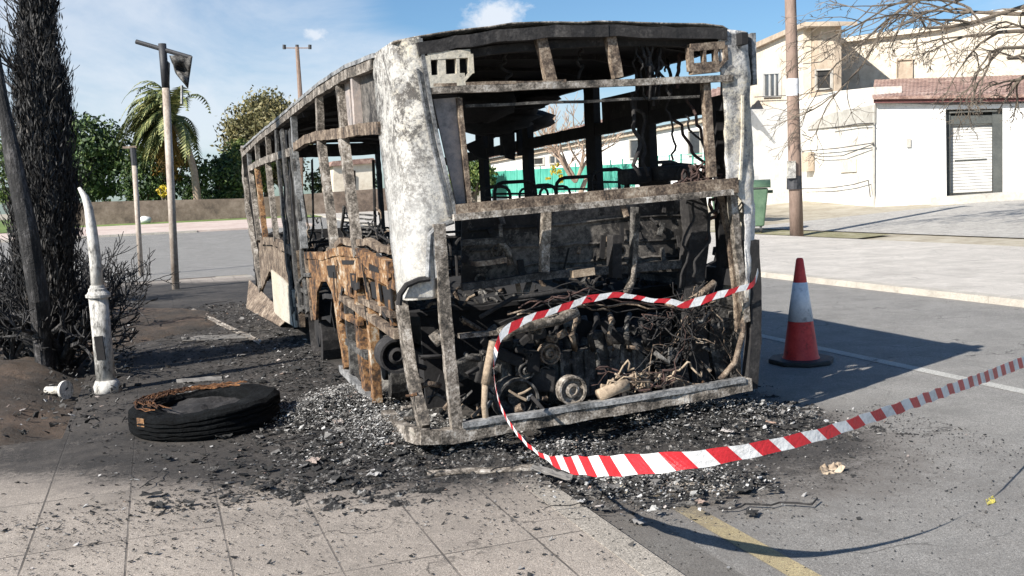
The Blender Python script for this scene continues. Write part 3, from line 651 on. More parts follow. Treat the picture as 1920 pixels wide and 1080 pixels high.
# engine block lumps
for i in range(26):
    px, py = RNG.uniform(870, 1330), RNG.uniform(620, 760); y = RNG.uniform(.25, .7)
    MB().box(R(px, py, y), (RNG.uniform(.08, .3), RNG.uniform(.08, .3), RNG.uniform(.06, .2)), Matrix.Rotation(RNG.uniform(-.5, .5), 3, 'Y') @ Matrix.Rotation(RNG.uniform(-.5, .5), 3, 'Z')).build('engine_casting', RNG.choice([M['soot'], M['char'], M['iron'], M['char']]), B_, bevel=.012)
for i in range(120):
    px, py = RNG.uniform(765, 1360), RNG.uniform(600, 775)
    if px < 860: py = RNG.uniform(640, 790)
    if 940 < px < 1110 and py > 640 and RNG.random() < .6: continue
    y = RNG.uniform(.03, .4); c = R(px, py, y); rr_ = RNG.uniform(.008, .034); ax = Vector((RNG.uniform(-1, 1), -.9, RNG.uniform(-.8, .8)))
    kind = RNG.random()
    mm = RNG.choice([M['iron'], M['char'], M['char'], M['char'], M['iron'], M['soot'], M['brownmetal']])
    if kind < .35: MB().lathe([(rr_, .06), (rr_, 0), (rr_*.6, 0), (rr_*.55, .02), (rr_*.2, .02), (0, .0)], c, -ax, 12).build('bolted_flange', mm, B_)
    elif kind < .7: MB().box(c, (rr_*3, rr_*1.5, rr_*2), Matrix.Rotation(RNG.uniform(-1, 1), 3, 'Y')).build('bracket', mm, B_, bevel=.006)
    else: MB().tube([c, c+Vector((RNG.uniform(-.1, .1), -.02, RNG.uniform(-.1, .1))), c+Vector((RNG.uniform(-.18, .18), .02, RNG.uniform(-.12, .12)))], rr_*.6, 8).build('hose', mm, B_, smooth=True)
# tangled wires
def wire(p0, p1, sag, wob, r, name='wire', mat='wire', n=14):
    ph = RNG.uniform(0, 99); pts = []
    for i in range(n+1):
        k_ = i/n; p = Vector(p0).lerp(Vector(p1), k_); e = math.sin(math.pi*k_)
        p = p+Vector((noise.noise((k_*4+ph, 0, 0)), noise.noise((k_*4+ph, 5, 0)), noise.noise((k_*4+ph, 0, 5))))*wob*min(1, e*2.5) - Vector((0, 0, sag*e)); pts.append(p)
    MB().tube(pts, r, 5).build(name, M[mat], B_, smooth=True)
for i in range(34):
    a = (RNG.uniform(1255, 1345), RNG.uniform(525, 600)); b = (RNG.uniform(1150, 1400), RNG.uniform(600, 745)); wire(R(*a, RNG.uniform(0, .2)), R(*b, RNG.uniform(.0, .3)), RNG.uniform(-.02, .08), .14, RNG.uniform(.002, .006), mat=RNG.choice(['wire', 'char', 'char', 'brownmetal']))
for i in range(10):
    a = (RNG.uniform(900, 1100), RNG.uniform(540, 610)); b = (RNG.uniform(1020, 1300), RNG.uniform(540, 590)); wire(R(*a, RNG.uniform(-.04, .1)), R(*b, RNG.uniform(-.03, .15)), -.03, .09, RNG.uniform(.002, .007), mat=RNG.choice(['char', 'char', 'wire', 'brownmetal']))
for i in range(14):
    a = (RNG.uniform(1130, 1330), RNG.uniform(690, 720)); b = (RNG.uniform(1100, 1340), RNG.uniform(700, 745)); wire(R(*a, RNG.uniform(-.02, .1)), R(*b, RNG.uniform(.0, .2)), RNG.uniform(-.08, .03), .12, RNG.uniform(.003, .009), 'hose', mat=RNG.choice(['tan', 'wire', 'brownmetal']))
for i in range(20):
    a = (RNG.uniform(1190, 1245), RNG.uniform(78, 92)); b = (a[0]+RNG.uniform(-15, 25), RNG.uniform(130, 200)); y = RNG.uniform(.05, .4); wire(R(*a, y), R(*b, y), 0, .05, RNG.uniform(.006, .012), 'hanging_cable', RNG.choice(['wire', 'char', 'char']))
for a, b in [((1255, 165), (1262, 300)), ((1290, 180), (1340, 325)), ((1262, 225), (1330, 325)), ((1185, 175), (1200, 330)), ((1195, 175), (1215, 330)), ((1330, 300), (1290, 332)), ((1285, 215), (1345, 330)), ((1250, 100), (1262, 165)), ((1275, 100), (1270, 165)), ((945, 90), (948, 150)), ((1090, 90), (1085, 146)), ((1300, 380), (1275, 540)), ((1315, 375), (1320, 540)), ((1340, 372), (1318, 450)), ((1350, 370), (1300, 520))]:
    y = RNG.uniform(.1, .5); wire(R(*a, y), R(*b, y), 0, .08, RNG.uniform(.008, .016), 'hanging_cable', RNG.choice(['wire', 'char', 'char']))
for i in range(12):
    px = RNG.uniform(1285, 1335); wire(R(px, 310, .2), R(px+RNG.uniform(-40, 40), 345, .1), .03, .12, .008)
# heavy dark lump right of the bulkhead and charred column
MB().path([R(1300, 380, .3), R(1306, 440, .3), R(1296, 520, .3), R(1300, 640, .3), R(1306, 735, .3)], .16, .12, OUT, jit=.03).build('charred_column', M['char'], B_)
MB().prism([R(*p, .25) for p in ((1335, 560), (1376, 556), (1382, 700), (1345, 718), (1330, 640))], (0, .1, 0)).build('radiator_panel', M['iron'], B_)
mb = MB(); cc = R(1350, 500, .8)
mb.lathe([(.0, .16), (.05, .16), (.06, .10), (.04, .09), (.05, .05), (.12, .02), (.17, -.04), (.18, -.25)], cc, (0, 0, 1), 16); mb.build('expansion_tank', M['soot'], B_, smooth=True)
# ceiling duct and lumps hanging at the left
for (px, py, y, sx, sz) in [(905, 196, 2.2, .55, .30), (955, 190, 3.0, .7, .38), (1000, 188, 2.2, .3, .14), (925, 225, 3.2, .8, .30), (985, 228, 4.5, .6, .25)]:
    mb = MB(); c = R(px, py, y); n_ = 10; rows = []
    for i in range(n_+1):
        th_ = math.pi*i/n_; rows.append([c+Vector((math.sin(th_)*math.cos(a_*.6283)*sx*.5, math.sin(th_)*math.sin(a_*.6283)*.5, math.cos(th_)*sz*.5))*(1+.35*noise.noise((i*.9, a_*.8 % 6.28, px))) for a_ in range(11)])
    mb.grid(rows).build('melted_duct', M['soot'], B_, smooth=True)
for px in (918, 940, 958, 972, 895): MB().bar(R(px, 200, 4.0), R(px+3, 292, 4.0), .055, .04, OUT, jit=.01).build('duct_slat', M['soot'], B_)
MB().prism([R(*p, 3.) for p in ((940, 255), (962, 250), (966, 300), (950, 296))], (0, .05, 0)).build('melted_duct', M['soot'], B_)
for i in range(30):
    px = RNG.uniform(760, 1390); py = 806-(px-830)*.15 if px > 830 else RNG.uniform(780, 810)
    c = R(px, py-RNG.uniform(8, 45), RNG.uniform(.0, .3)); q = Vector((RNG.uniform(-.09, .09), RNG.uniform(-.03, .03), RNG.uniform(-.04, .07)))
    MB().tube([c, c+q*.6, c+q*1.3+Vector((0, 0, .01))], RNG.uniform(.006, .022), 7, RNG.uniform(.004, .02)).build('melted_fragment', M[RNG.choice(['tan', 'scorched', 'brownmetal', 'alu', 'rust'])], B_)
MB().prism([R(*p, 3.) for p in ((872, 272), (905, 258), (915, 300), (890, 292))], (0, .05, 0)).build('melted_duct', M['soot'], B_)
# seats: bent tube hoops with a thin pan
def seat(c, w_, hh, yaw=0.):
    e = bpy.data.objects.new('seat_frame', None)
    mb = MB(); x0, x1 = -w_/2, w_/2; rr_ = .09
    pts = [(x0, 0, -.5), (x0, 0, hh-rr_)]+[(x0+rr_*(1-math.cos(a)), 0, hh-rr_+rr_*math.sin(a)) for a in (.5, 1.0, 1.57)]+[(x1-rr_*(1-math.sin(a)), 0, hh-rr_+rr_*math.cos(a)) for a in (0., .6, 1.1, 1.57)]+[(x1, 0, -.5)]
    M3 = Matrix.Rotation(yaw, 3, 'Z'); mb.tube([Vector(c)+M3 @ Vector(p) for p in pts], .017, 6)
    mb.bar(Vector(c)+M3 @ Vector((x0, 0, -.35)), Vector(c)+M3 @ Vector((x1, 0, -.35)), .03, .02)
    mb.bar(Vector(c)+M3 @ Vector((x0, 0, -.1)), Vector(c)+M3 @ Vector((x1, 0, -.12)), .02, .02)
    mb.box(Vector(c)+M3 @ Vector((0, .2, -.42)), (w_*.9, .4, .02), M3)
    mb.build('seat_frame', M['char'], B_, smooth=False)
for (px, py, y, w_) in [(965, 341, 2.6, .42), (1018, 347, 3.4, .3), (1082, 332, 2.4, .42), (1140, 318, 2.0, .35), (1215, 320, 1.6, .40), (1242, 304, 2.6, .36), (930, 350, 3.6, .3), (1040, 350, 5., .4), (1000, 352, 6.5, .4), (1190, 322, 4., .4)]:
    c = R(px, py, y); seat((c.x, c.y, c.z-.0), w_, 0.0, RNG.uniform(-.2, .2))
for i in range(9):
    y = 4.2+i*.75
    for x in (.35, .8, 1.75, 2.2):
        if RNG.random() < .7: seat((x, y, 1.18+RNG.uniform(-.12, .05)), .38, .12, RNG.uniform(-.3, .3))
for (px, py, y) in [(1190, 330, .9), (1250, 325, .8), (1300, 335, .5), (1225, 335, 1.2), (1270, 320, 1.0)]:
    MB().box(R(px, py, y), (.22, .2, .12), Matrix.Rotation(RNG.uniform(-.6, .6), 3, 'Y')).build('charred_seat_base', M['char'], B_, bevel=.03)
for i in range(16):     # wreckage visible through the left windows
    px = RNG.uniform(570, 735); wire(S(px, RNG.uniform(380, 450), RNG.uniform(.2, 1.2)), S(px+RNG.uniform(-30, 60), RNG.uniform(440, 500), RNG.uniform(.1, .8)), RNG.uniform(-.1, .2), .2, RNG.uniform(.008, .018), 'bent_tube', RNG.choice(['brownmetal', 'iron', 'char']))
for (a, b) in (((700, 300), (704, 440)), ((664, 320), (668, 450)), ((585, 300), (588, 440)), ((560, 320), (580, 440)), ((535, 300), (545, 440))):
    MB().tube([S(*a, 1.0), S(*b, 1.0)], .018, 6).build('grab_pole', M['char'], B_)
for i in range(9):
    MB().bar(S(645+RNG.uniform(-5, 5), 400+i*8, .7), S(705+RNG.uniform(-6, 6), 404+i*8, .7), .012, .02, OUT, jit=.01).build('louvre_slat', M['iron'], B_)
for (px, py, sx) in ((650, 330, .5), (690, 300, .6), (600, 330, .5), (680, 350, .4)):
    pass

# ---------------------------------------------------------------- ash, debris round the bus
k = NB('ash_flakes'); isl = k.island()
M['flakes'] = k.done(k.mix(k.ramp(k.noise(30, 4, .7), [(.4, 0.), (.7, .4)]), k.ramp(isl, [(0., (.008, .008, .008)), (.6, (.022, .021, .020)), (.82, (.07, .065, .06)), (.93, (.22, .21, .20)), (.98, (.45, .44, .43)), (1., (.3, .2, .15))]), (.05, .05, .05)), .9, k.noise(60, 3, .7), .5, .01)
k = NB('pale_ash'); isl = k.island()
M['pale'] = k.done(k.mix(k.ramp(k.noise(40, 4, .7), [(.4, 0.), (.7, .5)]), k.ramp(isl, [(0., (.01, .01, .01)), (.36, (.04, .037, .034)), (.58, (.16, .15, .14)), (.8, (.42, .41, .39)), (.96, (.62, .61, .60)), (1., (.38, .24, .18))]), (.08, .08, .08)), .9, k.noise(60, 3, .7), .5, .01)
def shard(mb, c, s, flat=.3):
    n = RNG.choice((3, 4, 4, 5)); an = RNG.uniform(0, 6.28); ax = Vector((RNG.gauss(0, flat), RNG.gauss(0, flat), 1)).normalized(); a = ax.orthogonal().normalized(); b = ax.cross(a)
    el = RNG.uniform(.3, 1); ps = []
    for i in range(n):
        t = an+6.283*i/n+RNG.uniform(-.4, .4); q = s*RNG.uniform(.6, 1.2); ps.append(c+a*math.cos(t)*q+b*math.sin(t)*q*el+ax*RNG.uniform(-.15, .15)*s)
    th_ = ax*s*RNG.uniform(.05, .3)
    vs = ps+[p-th_ for p in ps]; fs = [tuple(range(n)), tuple(range(2*n-1, n-1, -1))]+[((i+1) % n, i, i+n, (i+1) % n+n) for i in range(n)]
    mb.add(vs, fs)
def gz(x, y):
    u, v = uv(x, y)
    if v < VK: return .065
    return hz(u, v)+.008
def bus2w(x, y):
    p = BM @ Vector((x, y, 0)); return p.x, p.y
mounds = []                                     # heaps: x, y, radius, height in world
def scatter(n, fx, size, lift=0.):
    mb = MB()
    for _ in range(n):
        x, y = fx(); s = size(); z = gz(x, y)
        for (mx_, my_, mr, mh) in mounds:
            d2 = ((x-mx_)**2+(y-my_)**2)/mr**2; z += mh*math.exp(-d2*1.6)
        shard(mb, Vector((x, y, z+s*.25+lift*RNG.random())), s)
    return mb
heap_px = [(640, 790, .35, .07), (600, 800, .3, .06), (660, 760, .3, .06), (640, 790, .3, .02), (690, 800, .3, .04), (740, 830, .32, .07), (850, 850, .35, .05), (1330, 800, .34, .11), (1420, 790, .3, .09), (1250, 810, .3, .06), (1050, 860, .3, .04), (1180, 930, .35, .03), (1320, 915, .3, .03), (700, 860, .35, .05)]
for (px, py, r_, h_) in heap_px: g = G(px, py); mounds.append((g.x, g.y, r_, h_))
# heap bodies
k = NB('ash_heap'); a = k.noise(14, 8, .8); M['heap'] = k.done(k.ramp(a, [(.40, (.008, .008, .008)), (.50, (.03, .028, .027)), (.55, (.13, .12, .11)), (.60, (.38, .365, .345)), (.74, (.55, .54, .53))]), .95, a, 1., .05)
rows = []
NI, NJ = 330, 260
for i in range(NI):
    row = []
    for j in range(NJ):
        x, y = bus2w(-1.45+i*.0155, -1.25+j*.0150); z = gz(x, y)-.012
        for (mx_, my_, mr, mh) in mounds: z += mh*math.exp(-((x-mx_)**2+(y-my_)**2)/mr**2*1.6)
        e = min(i, NI-1-i, j, NJ-1-j)/40+.6*noise.noise((x*2.2, y*2.2, 4)); e = max(0, min(1, e))
        z += (noise.fractal((x*9, y*9, 2), 1, 2, 3)*.030+abs(noise.noise((x*34, y*34, 1)))*.030 + abs(noise.noise((x*75, y*75, 1)))*.012-.004)*e - .02*(1-e)
        row.append((x, y, z))
    rows.append(row)
tag(MB().grid(rows).build('ash_heap', M['heap']), 'grey and black ash heaped round the back of the burnt bus', 'ash', kind='stuff')
def gaussheap():
    g = RNG.choice(mounds); return g[0]+RNG.gauss(0, g[2]*.65), g[1]+RNG.gauss(0, g[2]*.65)
sz_small = lambda: RNG.uniform(.003, .014)*(1 if RNG.random() > .05 else 2.6)
tag(scatter(17000, gaussheap, sz_small, .055).build('ash_debris', M['pale']), 'pale flakes of ash and melted metal heaped behind the bus', 'ash', kind='stuff')
def leftcore():
    g = RNG.choice(((620, 775), (660, 760), (640, 800), (700, 810), (590, 790), (740, 840))); g = G(*g); return g.x+RNG.gauss(0, .16), g.y+RNG.gauss(0, .2)
k = NB('white_ash'); isl = k.island()
M['whiteash'] = k.done(k.ramp(isl, [(0., (.03, .028, .026)), (.3, (.15, .14, .13)), (.6, (.38, .37, .35)), (1., (.72, .71, .69))]), .95)
tag(scatter(12000, leftcore, lambda: RNG.uniform(.002, .008)*(1 if RNG.random() > .04 else 2.2), .055).build('white_ash', M['whiteash']), 'whitest patch of ash by the left rear corner of the bus', 'ash', kind='stuff')
def sidestrip():
    t = RNG.random(); yy = -.4+11.5*t**1.4; xx = -abs(RNG.gauss(0, .9))+.1; return bus2w(xx, yy)
tag(scatter(12000, sidestrip, lambda: RNG.uniform(.004, .018)*(1 if RNG.random() > .05 else 2.6)).build('burnt_debris', M['flakes']), 'black burnt scraps strewn along the pavement side of the bus', 'debris', kind='stuff')
def rearfan():
    yy = -abs(RNG.gauss(0, 1.1)); xx = RNG.uniform(-2.6, 3.6); return bus2w(xx, yy)
tag(scatter(11000, rearfan, lambda: RNG.uniform(.002, .009)*(1 if RNG.random() > .04 else 2.5)).build('burnt_crumbs', M['flakes']), 'small black crumbs scattered on the ground behind the bus', 'debris', kind='stuff')
# crumpled scraps, foil and wires lying in the ash: too many and too tangled to count
mb = MB()
for _ in range(520):
    x, y = gaussheap() if RNG.random() < .75 else sidestrip(); s_ = RNG.uniform(.015, .06); z = gz(x, y)
    for (mx_, my_, mr, mh) in mounds: z += mh*math.exp(-((x-mx_)**2+(y-my_)**2)/mr**2*1.6)
    an = RNG.uniform(0, 6.28); el = RNG.uniform(.25, .8); ph = RNG.uniform(0, 99); rows = []
    for a in range(6):
        row = []
        for b in range(4):
            p_, q_ = (a/5-.5)*2*s_, (b/3-.5)*2*s_*el
            row.append(Vector((x+p_*math.cos(an)-q_*math.sin(an)+.4*s_*noise.noise((a+ph, b, 0)), y+p_*math.sin(an)+q_*math.cos(an), z+.015+s_*.55*(noise.noise((a*.9+ph, b*.9, 2))+.25))))
        rows.append(row)
    mb.grid(rows)
tag(mb.build('crumpled_scrap', M['flakes'], solid=.003), 'crumpled burnt scraps and foil lying in the ash round the bus', 'scrap', kind='stuff')
mb = MB()
for _ in range(150):
    x, y = gaussheap() if RNG.random() < .7 else sidestrip(); an = RNG.uniform(0, 6.28); ln = RNG.uniform(.12, .6); ph = RNG.uniform(0, 99); pts = []
    for q in range(9):
        xx, yy = x+math.cos(an)*ln*q/8+.09*noise.noise((q*.5+ph, 0, 0)), y+math.sin(an)*ln*q/8+.09*noise.noise((q*.5+ph, 5, 0)); z = gz(xx, yy)
        for (mx_, my_, mr, mh) in mounds: z += mh*math.exp(-((xx-mx_)**2+(yy-my_)**2)/mr**2*1.6)
        pts.append((xx, yy, z+.02+.03*abs(noise.noise((q*.7+ph, 2, 2)))))
    mb.tube(pts, RNG.uniform(.002, .006), 5)
tag(mb.build('burnt_wires', M['char']), 'thin burnt wires tangled in the ash behind the bus', 'wire', kind='stuff')
def leftbed():
    u = RNG.uniform(7.8, 22); v = RNG.uniform(-4.5, -.3); return UV(u, v)
mb = MB()
for _ in range(7000):
    x, y = leftbed(); s = RNG.uniform(.006, .035); u, v = uv(x, y)
    shard(mb, Vector((x, y, .10+.05*max(0, noise.fractal((x*.7, y*.7, 0), 1, 2, 5)+.3)+RNG.uniform(0, .06))), s, .8)
tag(mb.build('charred_litter', M['flakes']), 'charred twigs and litter lying over the soil bed', 'debris', kind='stuff')
def sheet_thing(name, label, cat, pix, thick, mat, lift=.09, bend=.03, tilt=None):
    P = [G(px, py, lift) for px, py in pix]; c = sum(P, Vector())/len(P); mb = MB()
    n = 8; rows = []
    for i in range(n+1):
        rows.append([((P[0].lerp(P[1], i/n)).lerp(P[3].lerp(P[2], i/n), j/6))+Vector((0, 0, noise.fractal(((P[0].x+i)*.7, j*.7, px), 1, 2, 3)*bend+(tilt[0]*(1-i/n)+tilt[1]*i/n if tilt else 0)*(1-j/6))) for j in range(7)])
    mb.grid(rows); shift(mb, c); o = mb.build(name, mat, solid=thick); o.location = c; return tag(o, label, cat)
for i, (pix, lb, mm) in enumerate([
    ([(362, 578), (492, 640), (486, 645), (356, 582)], 'long thin metal strip lying across the burnt ground left of the bus', 'scorched'),
    ([(800, 884), (1000, 872), (1002, 880), (802, 892)], 'flat pale trim strip lying on the pavement below the bumper corner', 'scorched'),
    ([(340, 632), (470, 626), (472, 633), (342, 639)], 'white ash covered strip on the black pavement beyond the tyre', 'pale'),
    ([(330, 712), (415, 706), (417, 712), (332, 718)], 'short pale strip on the black pavement between the tyre and the broken post', 'pale'),
    ([(1000, 872), (1075, 892), (1070, 900), (994, 880)], 'bent pale strip just below the twist of the barrier tape', 'pale'),
    ([(1145, 890), (1160, 925), (1178, 922), (1160, 888)], 'small white curled scrap under the middle of the tape', 'white_panel'),
    ([(1230, 905), (1400, 905), (1410, 918), (1240, 922)], 'grey molten slab on the asphalt under the tape', 'scorched'),
    ([(1180, 938), (1320, 925), (1325, 945), (1215, 955)], 'dark crumpled slab of melted plastic nearest the camera on the asphalt', 'iron'),
    ([(1060, 905), (1130, 915), (1125, 935), (1075, 925)], 'small grey melted slab at the kerb edge', 'iron')]):
    sheet_thing('metal_strip' if i < 5 else 'melted_scrap', lb, 'debris', pix, .01, M[mm], .075 if i < 5 else .02, .02)
o = sheet_thing('metal_sheet', 'grey corrugated metal sheet leaning at the foot of the bus side', 'metal sheet', [(470, 560), (545, 618), (525, 612), (462, 578)], .012, M['brownmetal'], .08, .015, (.34, .14))

# ---------------------------------------------------------------- loose tyre with rusty wires
g = G(383, 800, .06); tb = Vector((g.x+.02, g.y+.02, .065))
t = empty('loose_tyre', tb, 'big burnt black tyre lying flat on the pavement with rusty steel wire on top', 'tyre', rz=.2)
M['cord'] = noisy('rusty_cord', [(.4, (.035, .016, .009)), (.55, (.13, .055, .02)), (.7, (.28, .13, .05))], 8, .9, .3)
M['tyre'] = noisy('burnt_rubber', [(.35, (.002, .002, .002)), (.6, (.006, .007, .008)), (.75, (.02, .02, .02))], 9, .95, .7, .02, stretch=(1, 1, 4), spec=.15)
prof_t = [(.33, .02), (.33, .26), (.36, .285), (.44, .30), (.52, .285), (.555, .25)]
for zz in (.215, .165, .115, .065): prof_t += [(.56, zz+.018), (.560, zz+.006), (.542, zz), (.542, zz-.012), (.56, zz-.018)]
prof_t += [(.55, .02), (.50, .0), (.38, .0)]
mb = MB(); mb.lathe(prof_t, (0, 0, 0), (0, 0, 1), 56, close=True)
mb.v = [(x*(1+.05*noise.noise((x*3, y*3, z*4))), y*(1+.05*noise.noise((x*3, y*3, 5+z*4))), z*.66+.014*noise.fractal((x*9, y*9, z*20), 1, 2, 4)*(1 if z > .03 else 0)+.05*noise.noise((x*2, y*2, 3))*z*3+(.10*max(0, x)**1.5 if z > .1 else 0)) for x, y, z in mb.v]
mb.build('tyre_carcass', M['tyre'], t)
mb = MB(); mb.grid([[Vector((math.cos(b*.2618)*a*.06, math.sin(b*.2618)*a*.06, .15+.05*noise.fractal((math.cos(b*.2618)*a*.2, math.sin(b*.2618)*a*.2, 1), 1, 2, 4))) for b in range(25)] for a in range(7)]); mb.build('ash_filling', M['char'], t)
for i in range(70):
    a0 = RNG.uniform(.9, 3.1); r_ = RNG.uniform(.36, .52); l_ = RNG.uniform(.3, 1.1); ph = RNG.uniform(0, 9)
    pts = [(math.cos(a0+l_*q/8)*(r_+.05*noise.noise((q*.4+ph, 0, 0))), math.sin(a0+l_*q/8)*(r_+.05*noise.noise((q*.4+ph, 4, 0))), .205+.08*max(0, math.cos(a0+l_*q/8)*r_)+.05*abs(noise.noise((q*.5+ph, 2, 2)))) for q in range(9)]
    if i == 0: wires = MB()
    wires.tube(pts, .004, 4)
wires.build('steel_cord', M['cord'], t)
mb = MB(); mb.box((-.42, -.365, .13), (.09, .01, .06), Matrix.Rotation(.85, 3, 'Z').transposed()); mb.build('rust_patch', M['rust'], t)

# ---------------------------------------------------------------- cone
g = G(1502, 682); c0 = Vector((g.x, g.y, .006))
cn = empty('traffic_cone', c0, 'red and white traffic cone on a black base in the shadow of the bus', 'cone', rz=.35)
hc = 1.0
M['cone_red'] = noisy('cone_red', [(.34, (.30, .03, .02)), (.42, (.58, .035, .03)), (.6, (.70, .06, .045))], 7, .55, .3); M['cone_white'] = noisy('cone_sleeve', [(.34, (.40, .41, .43)), (.43, (.68, .69, .72)), (.6, (.82, .82, .84))], 6, .35, .2, spec=.6)
M['rubber'] = noisy('black_rubber', [(.4, (.02, .02, .022)), (.7, (.05, .05, .05))], 8, .7, .4)
rb_, rt_ = .165, .032
def cr_(z): return rb_+(rt_-rb_)*((z-.05)/(hc-.05))
mb = MB(); mb.prism([(math.cos(a)*rr_, math.sin(a)*rr_, 0) for a, rr_ in [(i*math.pi/4+math.pi/8, .31) for i in range(8)]], (0, 0, .045)); mb.build('cone_base', M['rubber'], cn, bevel=.012)
MB().lathe([(cr_(.045)+.01, .045), (cr_(.07), .07), (cr_(.4), .4)], (0, 0, 0), (0, 0, 1), 32).build('cone_body', M['cone_red'], cn, smooth=True)
MB().lathe([(cr_(.4)-.001, .4), (cr_(.4)+.003, .401), (cr_(.77)+.003, .769), (cr_(.77)-.001, .77)], (0, 0, 0), (0, 0, 1), 32).build('reflective_sleeve', M['cone_white'], cn, smooth=True)
MB().lathe([(cr_(.77), .77), (cr_(.985), .985), (cr_(.985)*.7, 1.), (0, 1.0)], (0, 0, 0), (0, 0, 1), 32).build('cone_tip', M['cone_red'], cn, smooth=True)

# ---------------------------------------------------------------- barrier tape
M['tape_red'] = noisy('tape_red', [(.35, (.40, .014, .02)), (.6, (.56, .025, .035))], 9, .38, .5, .01); M['tape_white'] = noisy('tape_white', [(.35, (.50, .50, .50)), (.55, (.76, .76, .76))], 9, .38, .5, .01)
def b2w(p): return BM @ p
tp = [(b2w(R(1422, 505, .0)), 8), (b2w(R(1412, 532, -.05)), 10), (b2w(R(1372, 546, -.07)), 11), (b2w(R(1325, 560, -.07)), 15), (b2w(R(1284, 572, -.07)), 14), (b2w(R(1262, 566, -.07)), 10), (b2w(R(1215, 562, -.06)), 8), (b2w(R(1160, 553, -.06)), 10), (b2w(R(1100, 562, -.06)), 13), (b2w(R(1040, 582, -.07)), 12), (b2w(R(985, 600, -.08)), 14), (b2w(R(950, 620, -.09)), 16), (b2w(R(933, 645, -.10)), 9),
      (b2w(R(926, 690, -.14)), 9), (AT(932, 740, 5.75), 10), (AT(950, 785, 5.4), 9), (AT(985, 830, 5.0), 8), (AT(1020, 856, 4.7), 9), (AT(1050, 868, 4.5), 26), (AT(1100, 874, 4.25), 38), (AT(1170, 872, 4.0), 40), (AT(1260, 866, 3.83), 38),
      (AT(1350, 855, 3.83), 32), (AT(1450, 836, 3.9), 28), (AT(1540, 814, 4.02), 25), (AT(1620, 787, 4.2), 23), (AT(1707, 757, 4.5), 22), (AT(1760, 738, 4.8), 22), (AT(1810, 720, 5.15), 22), (AT(1860, 702, 5.6), 22), (AT(1915, 680, 6.1), 22), (AT(2040, 632, 7.3), 20), (AT(2200, 570, 9.), 16)]
def catmull(P, n=8):
    o = []
    for i in range(len(P)-1):
        p0, p1, p2, p3 = P[max(i-1, 0)], P[i], P[i+1], P[min(i+2, len(P)-1)]
        for j in range(n):
            t_ = j/n; o.append(.5*((2*p1)+(p2-p0)*t_+(2*p0-5*p1+4*p2-p3)*t_*t_+(3*p1-p0-3*p2+p3)*t_**3))
    o.append(P[-1]); return o
pts4 = catmull([np.array([*p, w_*p.y/F]) for p, w_ in tp], 10)
# resample by arclength
P3 = np.array(pts4); seg = np.linalg.norm(np.diff(P3[:, :3], axis=0), axis=1); s_ = np.concatenate([[0], np.cumsum(seg)]); tot_ = s_[-1]; n = int(tot_/.0235)
sa = np.linspace(0, tot_, n+1); Q = np.stack([np.interp(sa, s_, P3[:, i]) for i in range(4)], 1)
mb = MB()
def slant(k_): return 2.2 if sa[k_] > 3.2 else .8
topv = []; botv = []
W3 = .041
def at_s(s0):
    s0 = min(max(s0, 0), tot_); return np.array([np.interp(s0, sa, Q[:, i]) for i in range(4)])
for i in range(n+1):
    d = Vector(Q[min(i+1, n), :3]-Q[max(i-1, 0), :3]).normalized()
    sh = min(.03, .55*Q[i, 3])
    for sgn, lst in ((1, topv), (-1, botv)):
        q = at_s(sa[i]-sgn*sh); c = Vector(q[:3]); hv = q[3]/2
        vw = (c-CAM).normalized(); upv = Vector((0, 0, 1)); upv = (upv-d*upv.dot(d)).normalized(); dep = d.cross(upv).normalized()
        hh = math.sqrt(max(0, W3**2-hv**2)); ph = math.sin(sa[i]*2.3)
        
        tc_ = Vector((0, -1, 0)); sgd = 1 if dep.dot(tc_) > 0 else -1
        lst.append(c+upv*sgn*hv+dep*sgn*sgd*hh*0+Vector((0, 0, .0025*math.sin(sa[i]*31)+.003*noise.noise((sa[i]*8, 0, 0)))))
PER = .092
for i in range(n):
    mb.m = 0 if int(sa[i]/PER) % 2 == 0 else 1
    mb.add([topv[i], topv[i+1], botv[i+1], botv[i]], [(0, 1, 2, 3)])
mb.build('barrier_tape', [M['tape_white'], M['tape_red']], solid=.0006)
tag(bpy.data.objects['barrier_tape'], 'red and white striped barrier tape looped from the burnt bus across the road', 'barrier tape')

# ---------------------------------------------------------------- posts
M['post_paint'] = noisy('chalky_post_paint', [(.36, (.05, .047, .045)), (.44, (.26, .25, .23)), (.54, (.50, .48, .45)), (.66, (.66, .64, .60))], 8, .7, .4, stretch=(1, 1, .4))
M['wood_pole'] = noisy('weathered_pole', [(.3, (.16, .11, .085)), (.6, (.28, .20, .16)), (.8, (.36, .28, .23))], 9, .85, .5, stretch=(1, 1, .15))
M['black_metal'] = noisy('black_metal', [(.3, (.015, .015, .018)), (.7, (.05, .05, .055))], 6, .6, .3)
M['pale_pole'] = noisy('scorched_pole', [(.3, (.20, .15, .12)), (.5, (.36, .30, .25)), (.7, (.52, .46, .40))], 6, .7, .3, stretch=(1, 1, .5))
g = G(200, 735, .06); pb = Vector((g.x, g.y, .05))
def onp(px, py): return AT(px, py, pb.y)-pb
post = empty('broken_lamp_post', pb, 'broken pale grey lamp post with a collar and its melted top bent over', 'lamp post')
ax = (onp(182, 545)-onp(202, 735)); 
MB().tube([onp(203, 738), onp(200, 722), onp(199, 712)], [.125, .12, .095], 20).build('post_base', M['post_paint'], post, smooth=True)
MB().tube([onp(199, 716), onp(192, 640), onp(184, 556)], .084, 20).build('post_shaft', M['post_paint'], post, smooth=True)
MB().tube([onp(184.6, 561), onp(184.3, 558), onp(184.2, 557), onp(184, 552), onp(183.8, 550), onp(183, 545), onp(182.8, 541), onp(182.7, 540), onp(182.5, 535)], [.086, .086, .108, .110, .098, .080, .078, .066, .062], 28).build('post_collar', M['post_paint'], post)
